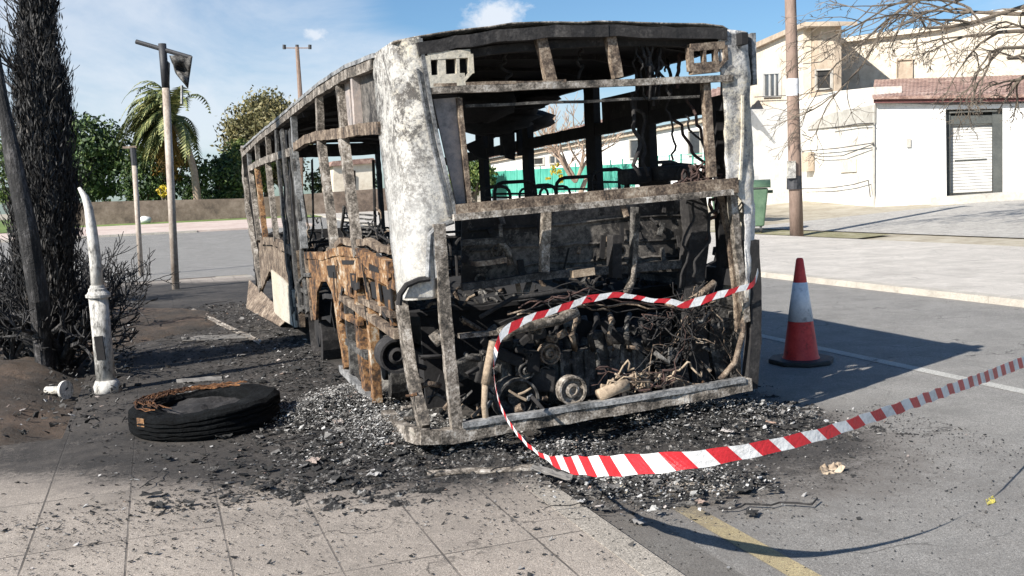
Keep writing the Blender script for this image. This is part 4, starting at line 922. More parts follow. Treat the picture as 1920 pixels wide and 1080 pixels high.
for a in range(4):
    c = onp(202, 733)+Vector((math.cos(a*1.57+.6)*.15, math.sin(a*1.57+.6)*.15, .01)); MB().tube([c, c+Vector((0, 0, .04))], .014, 6).build('anchor_bolt', M['iron'], post)
MB().box(onp(202, 737), (.36, .36, .025)).build('base_plate', M['iron'], post, bevel=.006)
MB().tube([onp(182.5, 538), onp(179, 490), onp(172, 430), onp(166, 390), onp(160, 370), onp(148, 352)], [.054, .052, .047, .038, .031, .014], 16).build('melted_shaft', M['post_paint'], post, smooth=True)
c = onp(194, 650); MB().box(c+Vector((.0, -.078, 0)), (.075, .02, .22), Matrix.Rotation(-.06, 3, 'Y')).build('access_hatch', M['soot'], post)
g = G(105, 742, .08); pf = Vector((g.x, g.y, .13))
fp = empty('pipe_fitting', pf, 'white flanged pipe end lying on the burnt soil beside the broken post', 'pipe')
d = Vector((1, -.35, .05)).normalized()
MB().tube([-d*.10, d*.10], .038, 16).build('pipe_stub', M['white_panel'], fp, smooth=True)
MB().tube([d*.10, d*.125], .085, 20).build('flange', M['post_paint'], fp)
# bus stop pole with arm and melted sign
g = G(330, 548); sp_ = Vector((g.x, g.y, .05))
def ons(px, py, dy=0): return AT(px, py, sp_.y+dy)-sp_
sn = empty('bus_stop_pole', sp_, 'tall bus stop pole with a black cross arm and a crumpled sign panel', 'sign pole')
MB().tube([ons(330, 548), ons(311, 165)], .075, 10).build('pole', M['pale_pole'], sn, smooth=True)
MB().tube([ons(311, 165), ons(304, 82)], .078, 10).build('pole_head', M['black_metal'], sn, smooth=True)
MB().tube([ons(255, 78), ons(358, 108)], .045, 8).build('cross_arm', M['black_metal'], sn)
rows = []
for i in range(9):
    rows.append([Vector(ons(*(np.array([318+i*5.4, 104+i*.2])*(1-j/8)+np.array([330+i*2.8, 138+i*3.4])*(j/8)), dy=.3*noise.noise((i*.35, j*.35, 1)))) for j in range(9)])
MB().grid(rows).build('crumpled_panel', M['iron'], sn, solid=.02, smooth=True)
MB().prism([ons(311, 112), ons(318, 118), ons(317, 160), ons(312, 166)], (0, .03, 0)).build('hanging_strip', M['scorched'], sn)
MB().tube([ons(341, 160), ons(341, 195)], .03, 6).build('wire_stub', M['alu'], sn)
g = G(264, 517); s2 = Vector((g.x, g.y, .05)); on2 = lambda px, py: AT(px, py, s2.y)-s2
p2 = empty('sign_post', s2, 'thinner bare sign post behind the tall bus stop pole', 'sign pole')
MB().tube([on2(265, 517), on2(252, 310)], .065, 10).build('pole', M['pale_pole'], p2, smooth=True)
MB().tube([on2(252, 310), on2(249, 277)], .075, 8).build('pole_head', M['black_metal'], p2)
MB().box(on2(243, 276), (.35, .05, .06)).build('sign_bracket', M['brownmetal'], p2)
# wooden utility pole right
g = G(1494, 443, .05); up_ = Vector((g.x, g.y, g.z-.05)); onu = lambda px, py, dy=0: AT(px, py, up_.y+dy)-up_
pu = empty('utility_pole', up_, 'tall brown wooden utility pole at the edge of the far pavement', 'utility pole')
MB().tube([onu(1494, 445), onu(1490, 300), onu(1486, 150), onu(1482, 0), onu(1479, -120)], .20, 14, .15).build('pole', M['wood_pole'], pu, smooth=True)
MB().tube([onu(1486, 180), onu(1486, 148)], .185, 14).build('white_band', M['cone_white'], pu)
MB().box(onu(1484, 318, -.22), (.22, .12, .5)).build('junction_box', M['white_panel'], pu)
MB().tube([onu(1489, 355, -.02), onu(1489, 330, -.02)], .215, 14).build('black_strap', M['black_metal'], pu)
MB().bar(onu(1440, -90), onu(1520, -92), .12, .12).build('cross_arm', M['wood_pole'], pu)
# far utility pole with insulators
fb = AT(563, 392, 75); fb.z = h(fb.x, fb.y); onf = lambda px, py: AT(px, py, 75)-fb
pf_ = empty('utility_pole', fb, 'distant thin utility pole with three insulators above the bus roof', 'utility pole')
MB().tube([Vector((0, 0, 0)), onf(563, 180), onf(557, 88)], .22, 8, .14).build('pole', M['wood_pole'], pf_)
MB().bar(onf(533, 90), onf(581, 90), .07, .07).build('cross_arm', M['wood_pole'], pf_)
for px in (533, 557, 581): MB().tube([onf(px, 92), onf(px, 84)], .13, 8).build('insulator', M['black_metal'], pf_)

# ---------------------------------------------------------------- green bins
M['bin_green'] = noisy('bin_green', [(.3, (.05, .10, .06)), (.7, (.12, .19, .12))], 3, .5, .1)
g = G(1388, 436, .09); bb = Vector((g.x, g.y, .09)); s_b = bb.y/F
bn = empty('rubbish_container', bb, 'green wheeled rubbish container on the far pavement behind the bus corner', 'bin', rz=-.25)
wB, hB, dB = 104*s_b, 88*s_b, .9
mb = MB(); b0 = [(-wB*.42, -dB*.38, .2), (wB*.42, -dB*.38, .2), (wB*.42, dB*.38, .2), (-wB*.42, dB*.38, .2)]; b1 = [(-wB*.5, -dB*.5, hB*.93), (wB*.5, -dB*.5, hB*.93), (wB*.5, dB*.5, hB*.93), (-wB*.5, dB*.5, hB*.93)]
mb.add(b0+b1, [(3, 2, 1, 0), (4, 5, 6, 7), (0, 1, 5, 4), (1, 2, 6, 5), (2, 3, 7, 6), (3, 0, 4, 7)]); mb.build('bin_body', M['bin_green'], bn, bevel=.05)
mb = MB(); mb.grid([[Vector((wB*.54*sx, dB*.58*(j/6-1)*1.0+dB*.58*j/6, hB*.95+.22*math.sin(math.pi*j/6))) for sx in (-1, -.3, .3, 1)] for j in range(7)]); mb.build('bin_lid', M['bin_green'], bn, smooth=True, solid=.04)
for sx in (-1, 1):
    MB().tube([(sx*wB*.46, 0, hB*.85), (sx*wB*.58, 0, hB*.85)], .05, 8).build('handle', M['bin_green'], bn)
    for sy in (-1, 1): MB().tube([(sx*wB*.36-.04, sy*dB*.3, .1), (sx*wB*.36+.04, sy*dB*.3, .1)], .1, 12).build('wheel', M['rubber'], bn)

# ---------------------------------------------------------------- buildings, right
def wash(name, base, dirt, amt):
    k = NB(name); a = k.noise(.8, 8, .75, dist=.3); b = k.noise(2.2, 7, .8, (1, 1, .18)); f = k.noise(9, 6, .8)
    c = k.mix(k.ramp(a, [(.40, .55*amt), (.56, 0.)]), base, dirt); c = k.mix(k.ramp(b, [(.54, 0.), (.72, .6*amt)]), c, dirt)
    c = k.mix(k.ramp(f, [(.36, .5*amt), (.46, 0.)]), c, tuple(x*.6 for x in dirt)); return k.done(c, .9, f, .4, .02)
M['whitewash'] = wash('whitewash', (.76, .755, .74), (.50, .46, .40), .7)
M['patchy_wash'] = wash('patchy_whitewash', (.70, .68, .63), (.42, .36, .29), 1.)
M['cream_wall'] = noisy('cream_render', [(.36, (.50, .43, .34)), (.5, (.62, .55, .45)), (.66, (.70, .64, .54))], .7, .9, .4, .02)
k = NB('stone_wall'); vv = k.voro(1.6); M['stone'] = k.done(k.mix(k.ramp(k.noise(2, 6, .7), [(.35, 0.), (.7, 1.)]), (.48, .42, .34), (.70, .64, .54)), .9, k.math('ADD', vv, k.noise(6, 5, .7)), .8, .06)
M['brown_wall'] = noisy('brown_render', [(.3, (.30, .23, .17)), (.5, (.42, .34, .26)), (.7, (.52, .44, .35))], .8, .9, .4, .02)
M['concrete'] = noisy('old_concrete', [(.3, (.28, .26, .23)), (.5, (.40, .38, .34)), (.7, (.52, .49, .45))], 1.5, .9, .5, .02)
M['tile'] = noisy('roof_tile', [(.36, (.12, .07, .058)), (.5, (.26, .16, .13)), (.64, (.42, .31, .26))], 3, .85, .6, .05, stretch=(1, 1, 1))
M['maroon'] = noisy('maroon_edge', [(.36, (.07, .025, .025)), (.6, (.16, .06, .055))], 4, .8, .3)
M['dark_open'] = noisy('dark_interior', [(.3, (.01, .01, .01)), (.7, (.03, .028, .025))], 2, .9, .1)
M['glass'] = noisy('window_glass', [(.3, (.03, .035, .04)), (.7, (.07, .075, .08))], 1, .15, .05)
M['shutter'] = noisy('roller_shutter', [(.3, (.40, .39, .37)), (.7, (.55, .54, .52))], 2, .5, .2)
M['frame_dark'] = noisy('dark_frame', [(.3, (.03, .035, .035)), (.7, (.07, .075, .07))], 3, .7, .2)
M['red'] = noisy('red_paint', [(.3, (.45, .04, .05)), (.7, (.6, .07, .08))], 2, .5, .1)
class Wall:
    def __init__(s, A, B):
        s.A = Vector((A.x, A.y, 0)); d = Vector((B.x-A.x, B.y-A.y, 0)).normalized(); s.d = d; s.n = Vector((-d.y, d.x, 0))
        if s.n.dot(s.A-Vector((0, 0, 0))) < 0: s.n = -s.n      # points away from the camera
    def P(s, px, py, back=0.):
        d = ray(px, py); a = s.A+s.n*back; t_ = (a-CAM).dot(s.n)/d.dot(s.n); return CAM+d*t_
    def slab(s, mb, poly, depth, back=0.):
        return mb.prism([s.P(px, py, back) for px, py in poly], s.n*depth)
SA, SB = G(1640, 388), G(1925, 372)
WS = Wall(SA, SB)
def loc_of(p): return Vector((p.x, p.y, h(p.x, p.y)))
sh_ = empty('shop_building', (0, 0, 0), 'white single storey shop with a roller shutter and a low tiled roof', 'building')
mb = MB(); WS.slab(mb, [(1640, 192), (1773, 197), (1775, 392), (1640, 392)], 7); WS.slab(mb, [(1880, 195), (2080, 188), (2080, 385), (1880, 388)], 7)
WS.slab(mb, [(1773.5, 197), (1879.5, 195), (1879.5, 203), (1773.5, 205)], 6.9, .02); WS.slab(mb, [(1773.5, 205), (1879.5, 203), (1879.5, 385), (1773.5, 388)], 4, 2.2)
mb.build('wall', M['whitewash'], sh_)
mb = MB(); WS.slab(mb, [(1642, 368), (1745, 369), (1745, 392), (1640, 392)], .25, -.28); mb.build('plinth', M['patchy_wash'], sh_)
mb = MB(); WS.slab(mb, [(1745, 371), (1900, 360), (1920, 362), (2080, 352), (2080, 395), (1745, 395)], 1.4, -1.42); mb.build('step', M['concrete'], sh_)
# shutter: corrugated
mb = MB(); nS = 22
for i in range(nS):
    y0 = 232+(362-232)*i/nS; y1 = 232+(362-232)*(i+.86)/nS
    WS.slab(mb, [(1782, y0+1), (1860, y0-3), (1860, y1-3), (1782, y1+1)], .12, .55)
WS.slab(mb, [(1780, 232), (1862, 229), (1862, 362), (1780, 366)], .1, .7)
mb.build('roller_shutter', M['shutter'], sh_)
mb = MB(); WS.slab(mb, [(1774, 200), (1782, 200), (1782, 368), (1774, 368)], .5, .3); WS.slab(mb, [(1860, 200), (1879, 200), (1879, 360), (1862, 362)], .5, .3); WS.slab(mb, [(1782, 217), (1860, 215), (1860, 231), (1782, 233)], .4, .35); WS.slab(mb, [(1782, 205), (1860, 203), (1860, 216), (1782, 218)], .1, .9)
mb.build('door_frame', M['frame_dark'], sh_)
mb = MB(); WS.slab(mb, [(1780, 209), (1870, 206), (1870, 209), (1780, 212)], .08, .2); mb.build('awning_bar', M['concrete'], sh_)
mb = MB(); P0, P1 = WS.P(1636, 184, -.5), WS.P(2090, 178, -.5); Q0, Q1 = WS.P(1640, 152, 6.5), WS.P(2090, 138, 6.5)
rows = []; nc = 120
for i in range(2):
    rows.append([ (P0.lerp(P1, j/nc) if i == 0 else Q0.lerp(Q1, j/nc))+Vector((0, 0, .05*math.sin(j*math.pi))) + Vector((0, 0, .02*(j % 2))) for j in range(nc+1)])
mb.grid(rows).build('tile_roof', M['tile'], sh_, solid=.12)
mb = MB(); WS.slab(mb, [(1638, 187), (2085, 181), (2085, 187), (1638, 193)], .3, -.35); mb.build('fascia', M['maroon'], sh_)
mb = MB(); mb.bar(WS.P(1886, 205, -.4), WS.P(1935, 285, -1.), .12, .05, WS.n); mb.build('awning_strut', M['whitewash'], sh_)
mb = MB(); WS.slab(mb, [(1636, 197), (1640, 197), (1640, 388), (1636, 388)], .12, -.14); mb.build('drainpipe', M['concrete'], sh_)
for q in ([(1790, 300), (1850, 297), (1850, 299), (1790, 302)],): mb = MB(); WS.slab(mb, q, .04, .5); mb.build('shutter_rail', M['frame_dark'], sh_)
mb = MB(); WS.slab(mb, [(1700, 260), (1708, 260), (1708, 276), (1700, 276)], .08, -.09); mb.build('socket_box', M['concrete'], sh_)
# two storey house behind
HB = G(1420, 369); HA = G(1640, 388)
WH = Wall(HA, HB)
hs = empty('old_house', (0, 0, 0), 'old two storey cream and white house left of the shop with cables on its wall', 'building')
mb = MB(); WH.slab(mb, [(1395, 205), (1500, 188), (1560, 172), (1639.5, 163), (1639.5, 392), (1395, 385)], 1.2, .05); mb.build('lower_wall', M['patchy_wash'], hs)
mb = MB(); WH.slab(mb, [(1512, 232), (1560, 212), (1639, 196), (1639, 231), (1560, 238), (1512, 243)], .08, -.05); mb.build('bare_render_band', M['concrete'], hs)
mb = MB(); WH.slab(mb, [(1395, 92), (1416, 86), (1480, 58), (1506, 46), (1506, 200), (1395, 210)], .42, .1)
mb.build('upper_wall', M['cream_wall'], hs)
mb = MB(); WH.slab(mb, [(1500, 46), (1566, 47), (1566, 200), (1500, 200)], .3, .55); mb.build('recessed_wall', M['brown_wall'], hs)
mb = MB(); WS.slab(mb, [(1560, 76), (1640, 64), (1760, 50), (1860, 22), (2080, -20), (2080, 200), (1560, 200)], 6, 7.5); mb.build('stone_wall', M['stone'], hs)
mb = MB(); WS.slab(mb, [(1560, 74), (1640, 62), (1760, 48), (1862, 18), (1862, 28), (1760, 56), (1640, 71), (1560, 83)], .5, 7.2); mb.build('cornice', M['cream_wall'], hs)
mb = MB(); WH.slab(mb, [(1392, 88), (1416, 80), (1480, 52), (1510, 41), (1556, 42), (1556, 49), (1510, 49), (1480, 61), (1416, 90), (1392, 96)], 1.3, -.15); mb.build('roof', M['brown_wall'], hs)
def window(par, wall, x0, y0, x1, y1, back, bars, glass='glass', name='window', frame='concrete'):
    mb = MB(); wall.slab(mb, [(x0, y0), (x1, y0-1), (x1, y1), (x0, y1+1)], .06, back-.04); f = mb.build(name, M[glass], par)
    mb = MB(); w_ = 1.6
    for q in [[(x0-w_, y0-w_), (x1+w_, y0-w_-1), (x1+w_, y0), (x0-w_, y0+w_)], [(x0-w_, y1), (x1+w_, y1-1), (x1+w_, y1+w_), (x0-w_, y1+w_+1)], [(x0-w_, y0+w_), (x0+w_*.4, y0+w_), (x0+w_*.4, y1), (x0-w_, y1)], [(x1-w_*.4, y0+w_), (x1+w_, y0), (x1+w_, y1-1), (x1-w_*.4, y1)]]: wall.slab(mb, q, .1, back-.12)
    for b in bars: wall.slab(mb, [(b-.8, y0+w_), (b+.8, y0+w_), (b+.8, y1), (b-.8, y1)], .08, back-.10)
    mb.build('window_frame', M[frame], f)
window(hs, WH, 1431, 138, 1460, 180, .1, (1442, 1452), frame='shutter')
window(hs, WH, 1529, 131, 1557, 166, .55, (), 'dark_open')
window(hs, WS, 1682, 112, 1710, 146, 7.5, (), 'brown_wall', frame='brown_wall')
window(hs, WH, 1466, 213, 1478, 238, .05, (), 'shutter', 'vent')
mb = MB(); WH.slab(mb, [(1454, 294), (1484, 293), (1484, 344), (1454, 347)], .3, -.3); mb.build('meter_box', M['iron'], hs)
for x_, y_ in ((1460, 300), (1468, 300)):
    mb = MB(); WH.slab(mb, [(x_, y_), (x_+5, y_), (x_+5, y_+38), (x_, y_+38)], .03, -.34); mb.build('meter_door', M['shutter'], hs)
mb = MB(); WH.slab(mb, [(1503, 286), (1515, 285), (1515, 321), (1503, 322)], .3, -.3); mb.build('brown_box', M['brown_wall'], hs)
mb = MB(); WH.slab(mb, [(1575, 300), (1604, 298), (1604, 322), (1575, 324)], .05, -.02); mb.build('patched_opening', M['cream_wall'], hs)
for seq in ([(1420, 292), (1500, 284), (1570, 278), (1638, 268)], [(1500, 284), (1540, 294), (1580, 292), (1638, 270)], [(1500, 354), (1560, 352), (1600, 346), (1628, 338), (1632, 370)], [(1420, 252), (1500, 250), (1520, 258)], [(1560, 240), (1610, 232), (1638, 231)], [(1415, 182), (1500, 178), (1560, 166)], [(1505, 120), (1540, 116), (1562, 100)]):
    MB().tube([WH.P(x_, y_, -.15) for x_, y_ in seq], .022, 5).build('wall_cable', M['black_metal'], hs)
# red board beyond the bus corner
mb = MB(); WH.slab(mb, [(1424, 294), (1436, 293), (1436, 334), (1424, 335)], .05, -1.5); tag(mb.build('red_board', M['red']), 'red board standing by the white wall just right of the bus', 'board')

# house and green fence behind the bus, seen through its windows
WB = Wall(Vector((*UV(30, 27), 0)), Vector((*UV(90, 27), 0)))
bk = empty('long_house', (0, 0, 0), 'long white house with an orange tiled roof seen through the bus rear window', 'building')
mb = MB(); WB.slab(mb, [(905, 300), (1395, 205), (1395, 400), (905, 385)], 7); mb.build('wall', M['whitewash'], bk)
mb = MB(); P0, P1 = WB.P(895, 301, -.6), WB.P(1395, 196, -.6); Q0, Q1 = WB.P(905, 286, 4), WB.P(1395, 155, 4)
mb.grid([[P0.lerp(P1, j/160)+Vector((0, 0, .09*(j % 2))) for j in range(161)], [Q0.lerp(Q1, j/160)+Vector((0, 0, .09*(j % 2))) for j in range(161)]]).build('tile_roof', M['tile'], bk, solid=.15)
mb = MB(); WB.slab(mb, [(902, 304), (1395, 206), (1395, 214), (902, 308)], .2, -.25); mb.build('fascia', M['brown_wall'], bk)
window(bk, WB, 1030, 292, 1052, 306, 0, (1041,), 'glass'); window(bk, WB, 1180, 262, 1205, 296, 0, (), 'glass'); window(bk, WB, 1290, 246, 1312, 290, 0, (), 'glass'); window(bk, WB, 1000, 296, 1018, 308, 0, (), 'dark_open'); window(bk, WB, 1098, 305, 1108, 330, 0, (), 'dark_open', 'door')
M['green_mesh'] = noisy('green_fence_mesh', [(.3, (.03, .20, .15)), (.5, (.06, .32, .24)), (.7, (.12, .42, .33))], 1.4, .8, .2, .02, stretch=(1, 1, .3))
WF = Wall(Vector((*UV(30, 21), 0)), Vector((*UV(90, 21), 0)))
gf = empty('green_fence', (0, 0, 0), 'green screened fence in front of the long white house', 'fence')
mb = MB(); WF.slab(mb, [(918, 322), (1190, 306), (1190, 352), (918, 372)], .04); mb.build('fence_screen', M['green_mesh'], gf)
mb = MB(); WF.slab(mb, [(915, 371), (1410, 330), (1410, 372), (915, 388)], .3); mb.build('fence_base', M['whitewash'], gf)
for px in range(925, 1400, 22):
    t_ = (px-918)/272; MB().bar(WF.P(px, 320-t_*24, -.03), WF.P(px, 372-t_*20, -.03), .06, .05, WF.n).build('fence_post', M['green_mesh'], gf)
mb = MB()
for j in range(7):
    mb.bar(WF.P(1190, 298+j*9), WF.P(1400, 280+j*9), .03, .02, WF.n)
mb.build('fence_rail', M['green_mesh'], gf)
# ---------------------------------------------------------------- far left: wall, hedge, trees
M['garden_wall'] = noisy('garden_wall', [(.36, (.10, .075, .06)), (.5, (.18, .135, .105)), (.66, (.27, .21, .17))], .6, .9, .4, .02)
WL = Wall(Vector((*UV(68, -40), 0)), Vector((*UV(68, 20), 0)))
gw = MB(); WL.slab(gw, [(60, 385), (190, 378), (460, 372), (760, 350), (760, 392), (460, 418), (190, 428), (60, 432)], .3); gw = tag(gw.build('garden_wall', M['garden_wall']), 'low brown garden wall running below the hedge trees', 'wall')
def leafmat(name, cols, trans=.15):
    k = NB(name); c = k.ramp(k.island(), cols); m_ = k.done(c, .65, None)
    k.b.inputs['Subsurface Weight'].default_value = 0.
    return m_
M['leaf_dark'] = leafmat('dark_leaves', [(0, (.012, .028, .008)), (.5, (.03, .062, .015)), (.85, (.06, .10, .022)), (1, (.12, .16, .04))])
M['leaf_mid'] = leafmat('green_leaves', [(0, (.025, .05, .01)), (.5, (.06, .10, .02)), (.85, (.12, .16, .03)), (1, (.22, .24, .06))])
M['leaf_olive'] = leafmat('olive_leaves', [(0, (.06, .06, .02)), (.5, (.13, .12, .045)), (.85, (.20, .17, .07)), (1, (.28, .23, .10))])
M['leaf_orange'] = leafmat('orange_leaves', [(0, (.08, .05, .01)), (.5, (.18, .10, .02)), (1, (.34, .20, .04))])
M['leaf_yellow'] = leafmat('yellow_flowers', [(0, (.40, .28, .01)), (.5, (.60, .45, .02)), (1, (.25, .28, .04))])
M['leaf_palm'] = leafmat('palm_leaves', [(0, (.04, .065, .018)), (.4, (.10, .12, .035)), (.8, (.20, .21, .07)), (1, (.32, .31, .13))])
M['leaf_char'] = leafmat('charred_leaves', [(0, (.003, .003, .004)), (.7, (.009, .009, .010)), (.93, (.025, .023, .022)), (1, (.06, .048, .038))])
M['bark'] = noisy('bark', [(.3, (.06, .045, .035)), (.6, (.16, .13, .10)), (.8, (.26, .22, .18))], 5, .9, .6, .02, stretch=(1, 1, .3))
M['char_bark'] = noisy('charred_bark', [(.36, (.005, .005, .006)), (.52, (.022, .021, .021)), (.62, (.085, .08, .08)), (.7, (.16, .15, .15))], 11, .85, .7, .02, stretch=(1, 1, .3))
M['pale_bark'] = noisy('pale_bark', [(.3, (.20, .14, .10)), (.6, (.38, .28, .21)), (.8, (.5, .4, .32))], 5, .9, .5, .02)
def crown(mb, c, rx, ry, rz__, nclump, nleaf, size, seed, clr=.28):
    rg = random.Random(seed); c = Vector(c)
    for _ in range(nclump):
        while True:
            q = Vector((rg.uniform(-1, 1), rg.uniform(-1, 1), rg.uniform(-1, 1)))
            if .25 < q.length < 1: break
        q = q*(.92 if q.length > .5 else 1.3); cc = c+Vector((q.x*rx, q.y*ry, q.z*rz__)); cr = rg.uniform(.55, 1.25)*clr
        for _ in range(nleaf):
            d_ = Vector((rg.gauss(0, 1), rg.gauss(0, 1), rg.gauss(0, .8))).normalized()*(rg.random()**.4)
            p = cc+Vector((d_.x*rx*cr, d_.y*rx*cr, d_.z*rx*cr*.85)); s = size*rg.uniform(.6, 1.4)
            a = Vector((rg.gauss(0, 1), rg.gauss(0, 1), rg.gauss(0, .6))).normalized(); b = a.orthogonal().normalized(); b = (Matrix.Rotation(rg.uniform(0, 6.28), 3, a) @ b)
            e = a.cross(b); mb.add([p-b*s, p+e*s*.45, p+b*s, p-e*s*.45], [(0, 1, 2, 3)])
    return mb
def broadleaf(name, px0, px1, pyt, pyb, Y, mat, label, seed, group='trees beyond the crossing', base=400, cat='tree', nclump=70, nleaf=70, size=.16, depth=None):
    P = AT((px0+px1)/2, base, Y); loc = Vector((P.x, P.y, h(P.x, P.y))); s = Y/F
    rx = (px1-px0)/2*s; cz = AT((px0+px1)/2, (pyt+pyb)/2, Y)-loc; rz__ = (pyb-pyt)/2*s
    t_ = empty(name, loc, label, cat, group)
    crown(MB(), cz, rx*.86, depth or rx*.8, rz__*.86, nclump, nleaf, size, seed, min(.34, .34*rz__/rx+.08)).build('crown', mat, t_)
    mb = MB(); mb.tube([Vector((0, 0, -.1)), cz*.5+Vector((.1, 0, 0)), cz], .22, 8, .08)
    for i in range(5):
        an = i*1.3; mb.tube([cz*.45, cz*.7+Vector((math.cos(an)*rx*.3, math.sin(an)*rx*.3, 0)), cz+Vector((math.cos(an)*rx*.6, math.sin(an)*rx*.5, rz__*.3))], .10, 6, .03)
    mb.build('trunk', M['bark'], t_); return t_
broadleaf('broadleaf_tree', 95, 250, 205, 395, 74, M['leaf_dark'], 'dark green leafy tree right behind the burnt conifer', 11, nclump=110, size=.2)
broadleaf('broadleaf_tree', -60, 130, 230, 400, 78, M['leaf_mid'], 'green tree half hidden by the burnt conifer at the left edge', 12, nclump=60)
broadleaf('broadleaf_tree', 205, 350, 265, 405, 73, M['leaf_dark'], 'low dark green tree left of the palm trunk', 13, nclump=80)
broadleaf('broadleaf_tree', 270, 370, 255, 345, 72.3, M['leaf_orange'], 'orange brown leaved shrub crown under the palm', 14, nclump=40, nleaf=50)
broadleaf('broadleaf_tree', 330, 480, 285, 405, 73, M['leaf_dark'], 'dark hedge tree between the palm and the bus', 15, nclump=80)
broadleaf('broadleaf_tree', 395, 600, 160, 375, 78, M['leaf_olive'], 'large olive brown tree rising behind the front of the bus', 16, nclump=170, nleaf=90, size=.17)
broadleaf('broadleaf_tree', 400, 520, 250, 390, 75, M['leaf_mid'], 'yellow green tree at the foot of the olive brown tree', 17, nclump=80)
broadleaf('flowering_shrub', 292, 328, 342, 374, 67, M['leaf_yellow'], 'yellow flowering shrub over the garden wall', 18, cat='shrub', group=None, nclump=16, nleaf=40, size=.12)
broadleaf('broadleaf_tree', 560, 720, 300, 385, 80, M['leaf_mid'], 'green tree seen through the side windows of the bus', 19, nclump=60)
broadleaf('broadleaf_tree', 840, 935, 290, 380, 62, M['leaf_mid'], 'green bush seen at the left of the bus rear window', 20, nclump=60, cat='bush', size=.14)
broadleaf('broadleaf_tree', 720, 860, 300, 385, 82, M['leaf_dark'], 'dark tree hidden behind the white corner of the bus', 21, nclump=50)
WT = Wall(Vector((*UV(72, -4), 0)), Vector((*UV(72, 20), 0)))
mb = MB(); WT.slab(mb, [(625, 312), (700, 306), (700, 392), (625, 398)], 5); th2 = empty('tan_house', (0, 0, 0), 'small tan house glimpsed through the bus side windows', 'building'); mb.build('wall', M['cream_wall'], th2)
mb = MB(); WT.slab(mb, [(618, 312), (708, 305), (700, 296), (625, 302)], 5.6, -.3); mb.build('roof', M['tile'], th2)
window(th2, WT, 650, 330, 664, 350, 0, ())
# white stones at the wall
for i, (px, py, r_, lb) in enumerate([(345, 411, .42, 'larger white boulder at the foot of the palm'), (362, 410, .34, 'smaller white boulder touching the palm trunk'), (272, 416, .4, 'pale boulder on the grass left of the tall sign pole')]):
    g = G(px, py, .13); mb = MB(); rows = []
    for a in range(9):
        rows.append([Vector((math.sin(a/8*math.pi)*math.cos(b/12*6.2832), math.sin(a/8*math.pi)*math.sin(b/12*6.2832), .62*math.cos(a/8*math.pi)))*r_*(1+.2*noise.noise((a*.8, math.cos(b/12*6.28)*1.2, math.sin(b/12*6.28)*1.2+i))) for b in range(13)])
    o = mb.grid(rows).build('boulder', M['whitewash'], smooth=True); o.location = (g.x, g.y, g.z+r_*.3); tag(o, lb, 'boulder', 'boulders along the garden wall')
# palm, blown to the left
Yp = 70; pb_ = AT(372, 405, Yp); pl = Vector((pb_.x, pb_.y, h(pb_.x, pb_.y))); onq = lambda px, py: AT(px, py, Yp)-pl
pm = empty('palm_tree', pl, 'palm tree with fronds blown to the left beyond the crossing', 'palm tree')
tr = [Vector((0, 0, -.1)), onq(371, 380), onq(364, 320), onq(350, 270), onq(325, 232)]
MB().tube(tr, [.34, .28, .24, .22, .2], 12).build('trunk', M['pale_bark'], pm, smooth=True)
rg = random.Random(5)
top_ = onq(320, 222)
mb = MB()
for i in range(190):
    an = rg.uniform(0, 6.283); up0 = rg.uniform(-.3, 1.3); Lf = rg.uniform(2.6, 5.2)
    d0 = Vector((math.cos(an)*math.cos(up0)*.8-.45, math.sin(an)*math.cos(up0)*.8, math.sin(up0))).normalized(); p = top_.copy(); ps = [p.copy()]; d_ = d0
    for q in range(10):
        d_ = (d_+Vector((-.09, 0, -.12-.045*q))).normalized(); p = p+d_*(Lf/10); ps.append(p.copy())
    mb.tube(ps, .035, 4, .01)
    for q in range(1, 11):
        for sgn in (-1, 1):
            for rr2 in (0, .5):
                b0_ = ps[q-1].lerp(ps[q], rr2); dd = (ps[q]-ps[q-1]).normalized(); sd = dd.cross(Vector((0, 0, 1)))
                sd = (sd.normalized() if sd.length > .01 else Vector((1, 0, 0)))*sgn
                ll = .85*math.sin(math.pi*(.12+.8*q/10)); tip = b0_+(sd*.75+dd*.6+Vector((-.25, 0, -.35))).normalized()*ll
                mb.add([b0_, b0_+dd*.2, tip], [(0, 1, 2)])
mb.build('crown', M['leaf_palm'], pm)
mb = MB()
for i in range(26):    # dead skirt under the crown
    an = rg.uniform(0, 6.28); p0 = top_+Vector((0, 0, -rg.uniform(.2, 2.2))); e = p0+Vector((math.cos(an)*.9-.2, math.sin(an)*.8, -rg.uniform(.8, 2)))
    for j in range(8): q_ = e+Vector((rg.uniform(-.4, .4), rg.uniform(-.3, .3), rg.uniform(-.5, .3))); mb.add([p0, p0+Vector((.08, 0, 0)), q_], [(0, 1, 2)])
mb.build('dead_fronds', M['leaf_orange'], pm)

# branching helper for bare trees
def branch(mb, p, d, ln, r, depth, rg, spread=.6, droop=0., up=.05, seg=4, kids=(2, 3), shrink=.72, tips=None, minr=.004):
    pts = [p.copy()]; q = p.copy(); dd = d.normalized()
    for _ in range(seg):
        dd = (dd+Vector((rg.gauss(0, .13), rg.gauss(0, .13), rg.gauss(0, .10)+up-droop))).normalized(); q = q+dd*(ln/seg); pts.append(q.copy())
    mb.tube(pts, r, 7 if r > .05 else (5 if r > .02 else 3), max(minr, r*.62), cap=False)
    if tips is not None: tips.append(q)
    if depth <= 0: return
    for k_ in range(rg.randint(*kids)+ (1 if depth > 2 else 0)):
        i = rg.randint(max(1, seg-2), seg) if k_ else seg
        nd = (dd+Vector((rg.gauss(0, spread), rg.gauss(0, spread), rg.gauss(0, spread*.8)))).normalized()
        branch(mb, pts[i], nd, ln*shrink*rg.uniform(.7, 1.15), max(minr, r*.60*rg.uniform(.75, 1.1)), depth-1, rg, spread, droop, up, seg, kids, shrink, tips, minr)
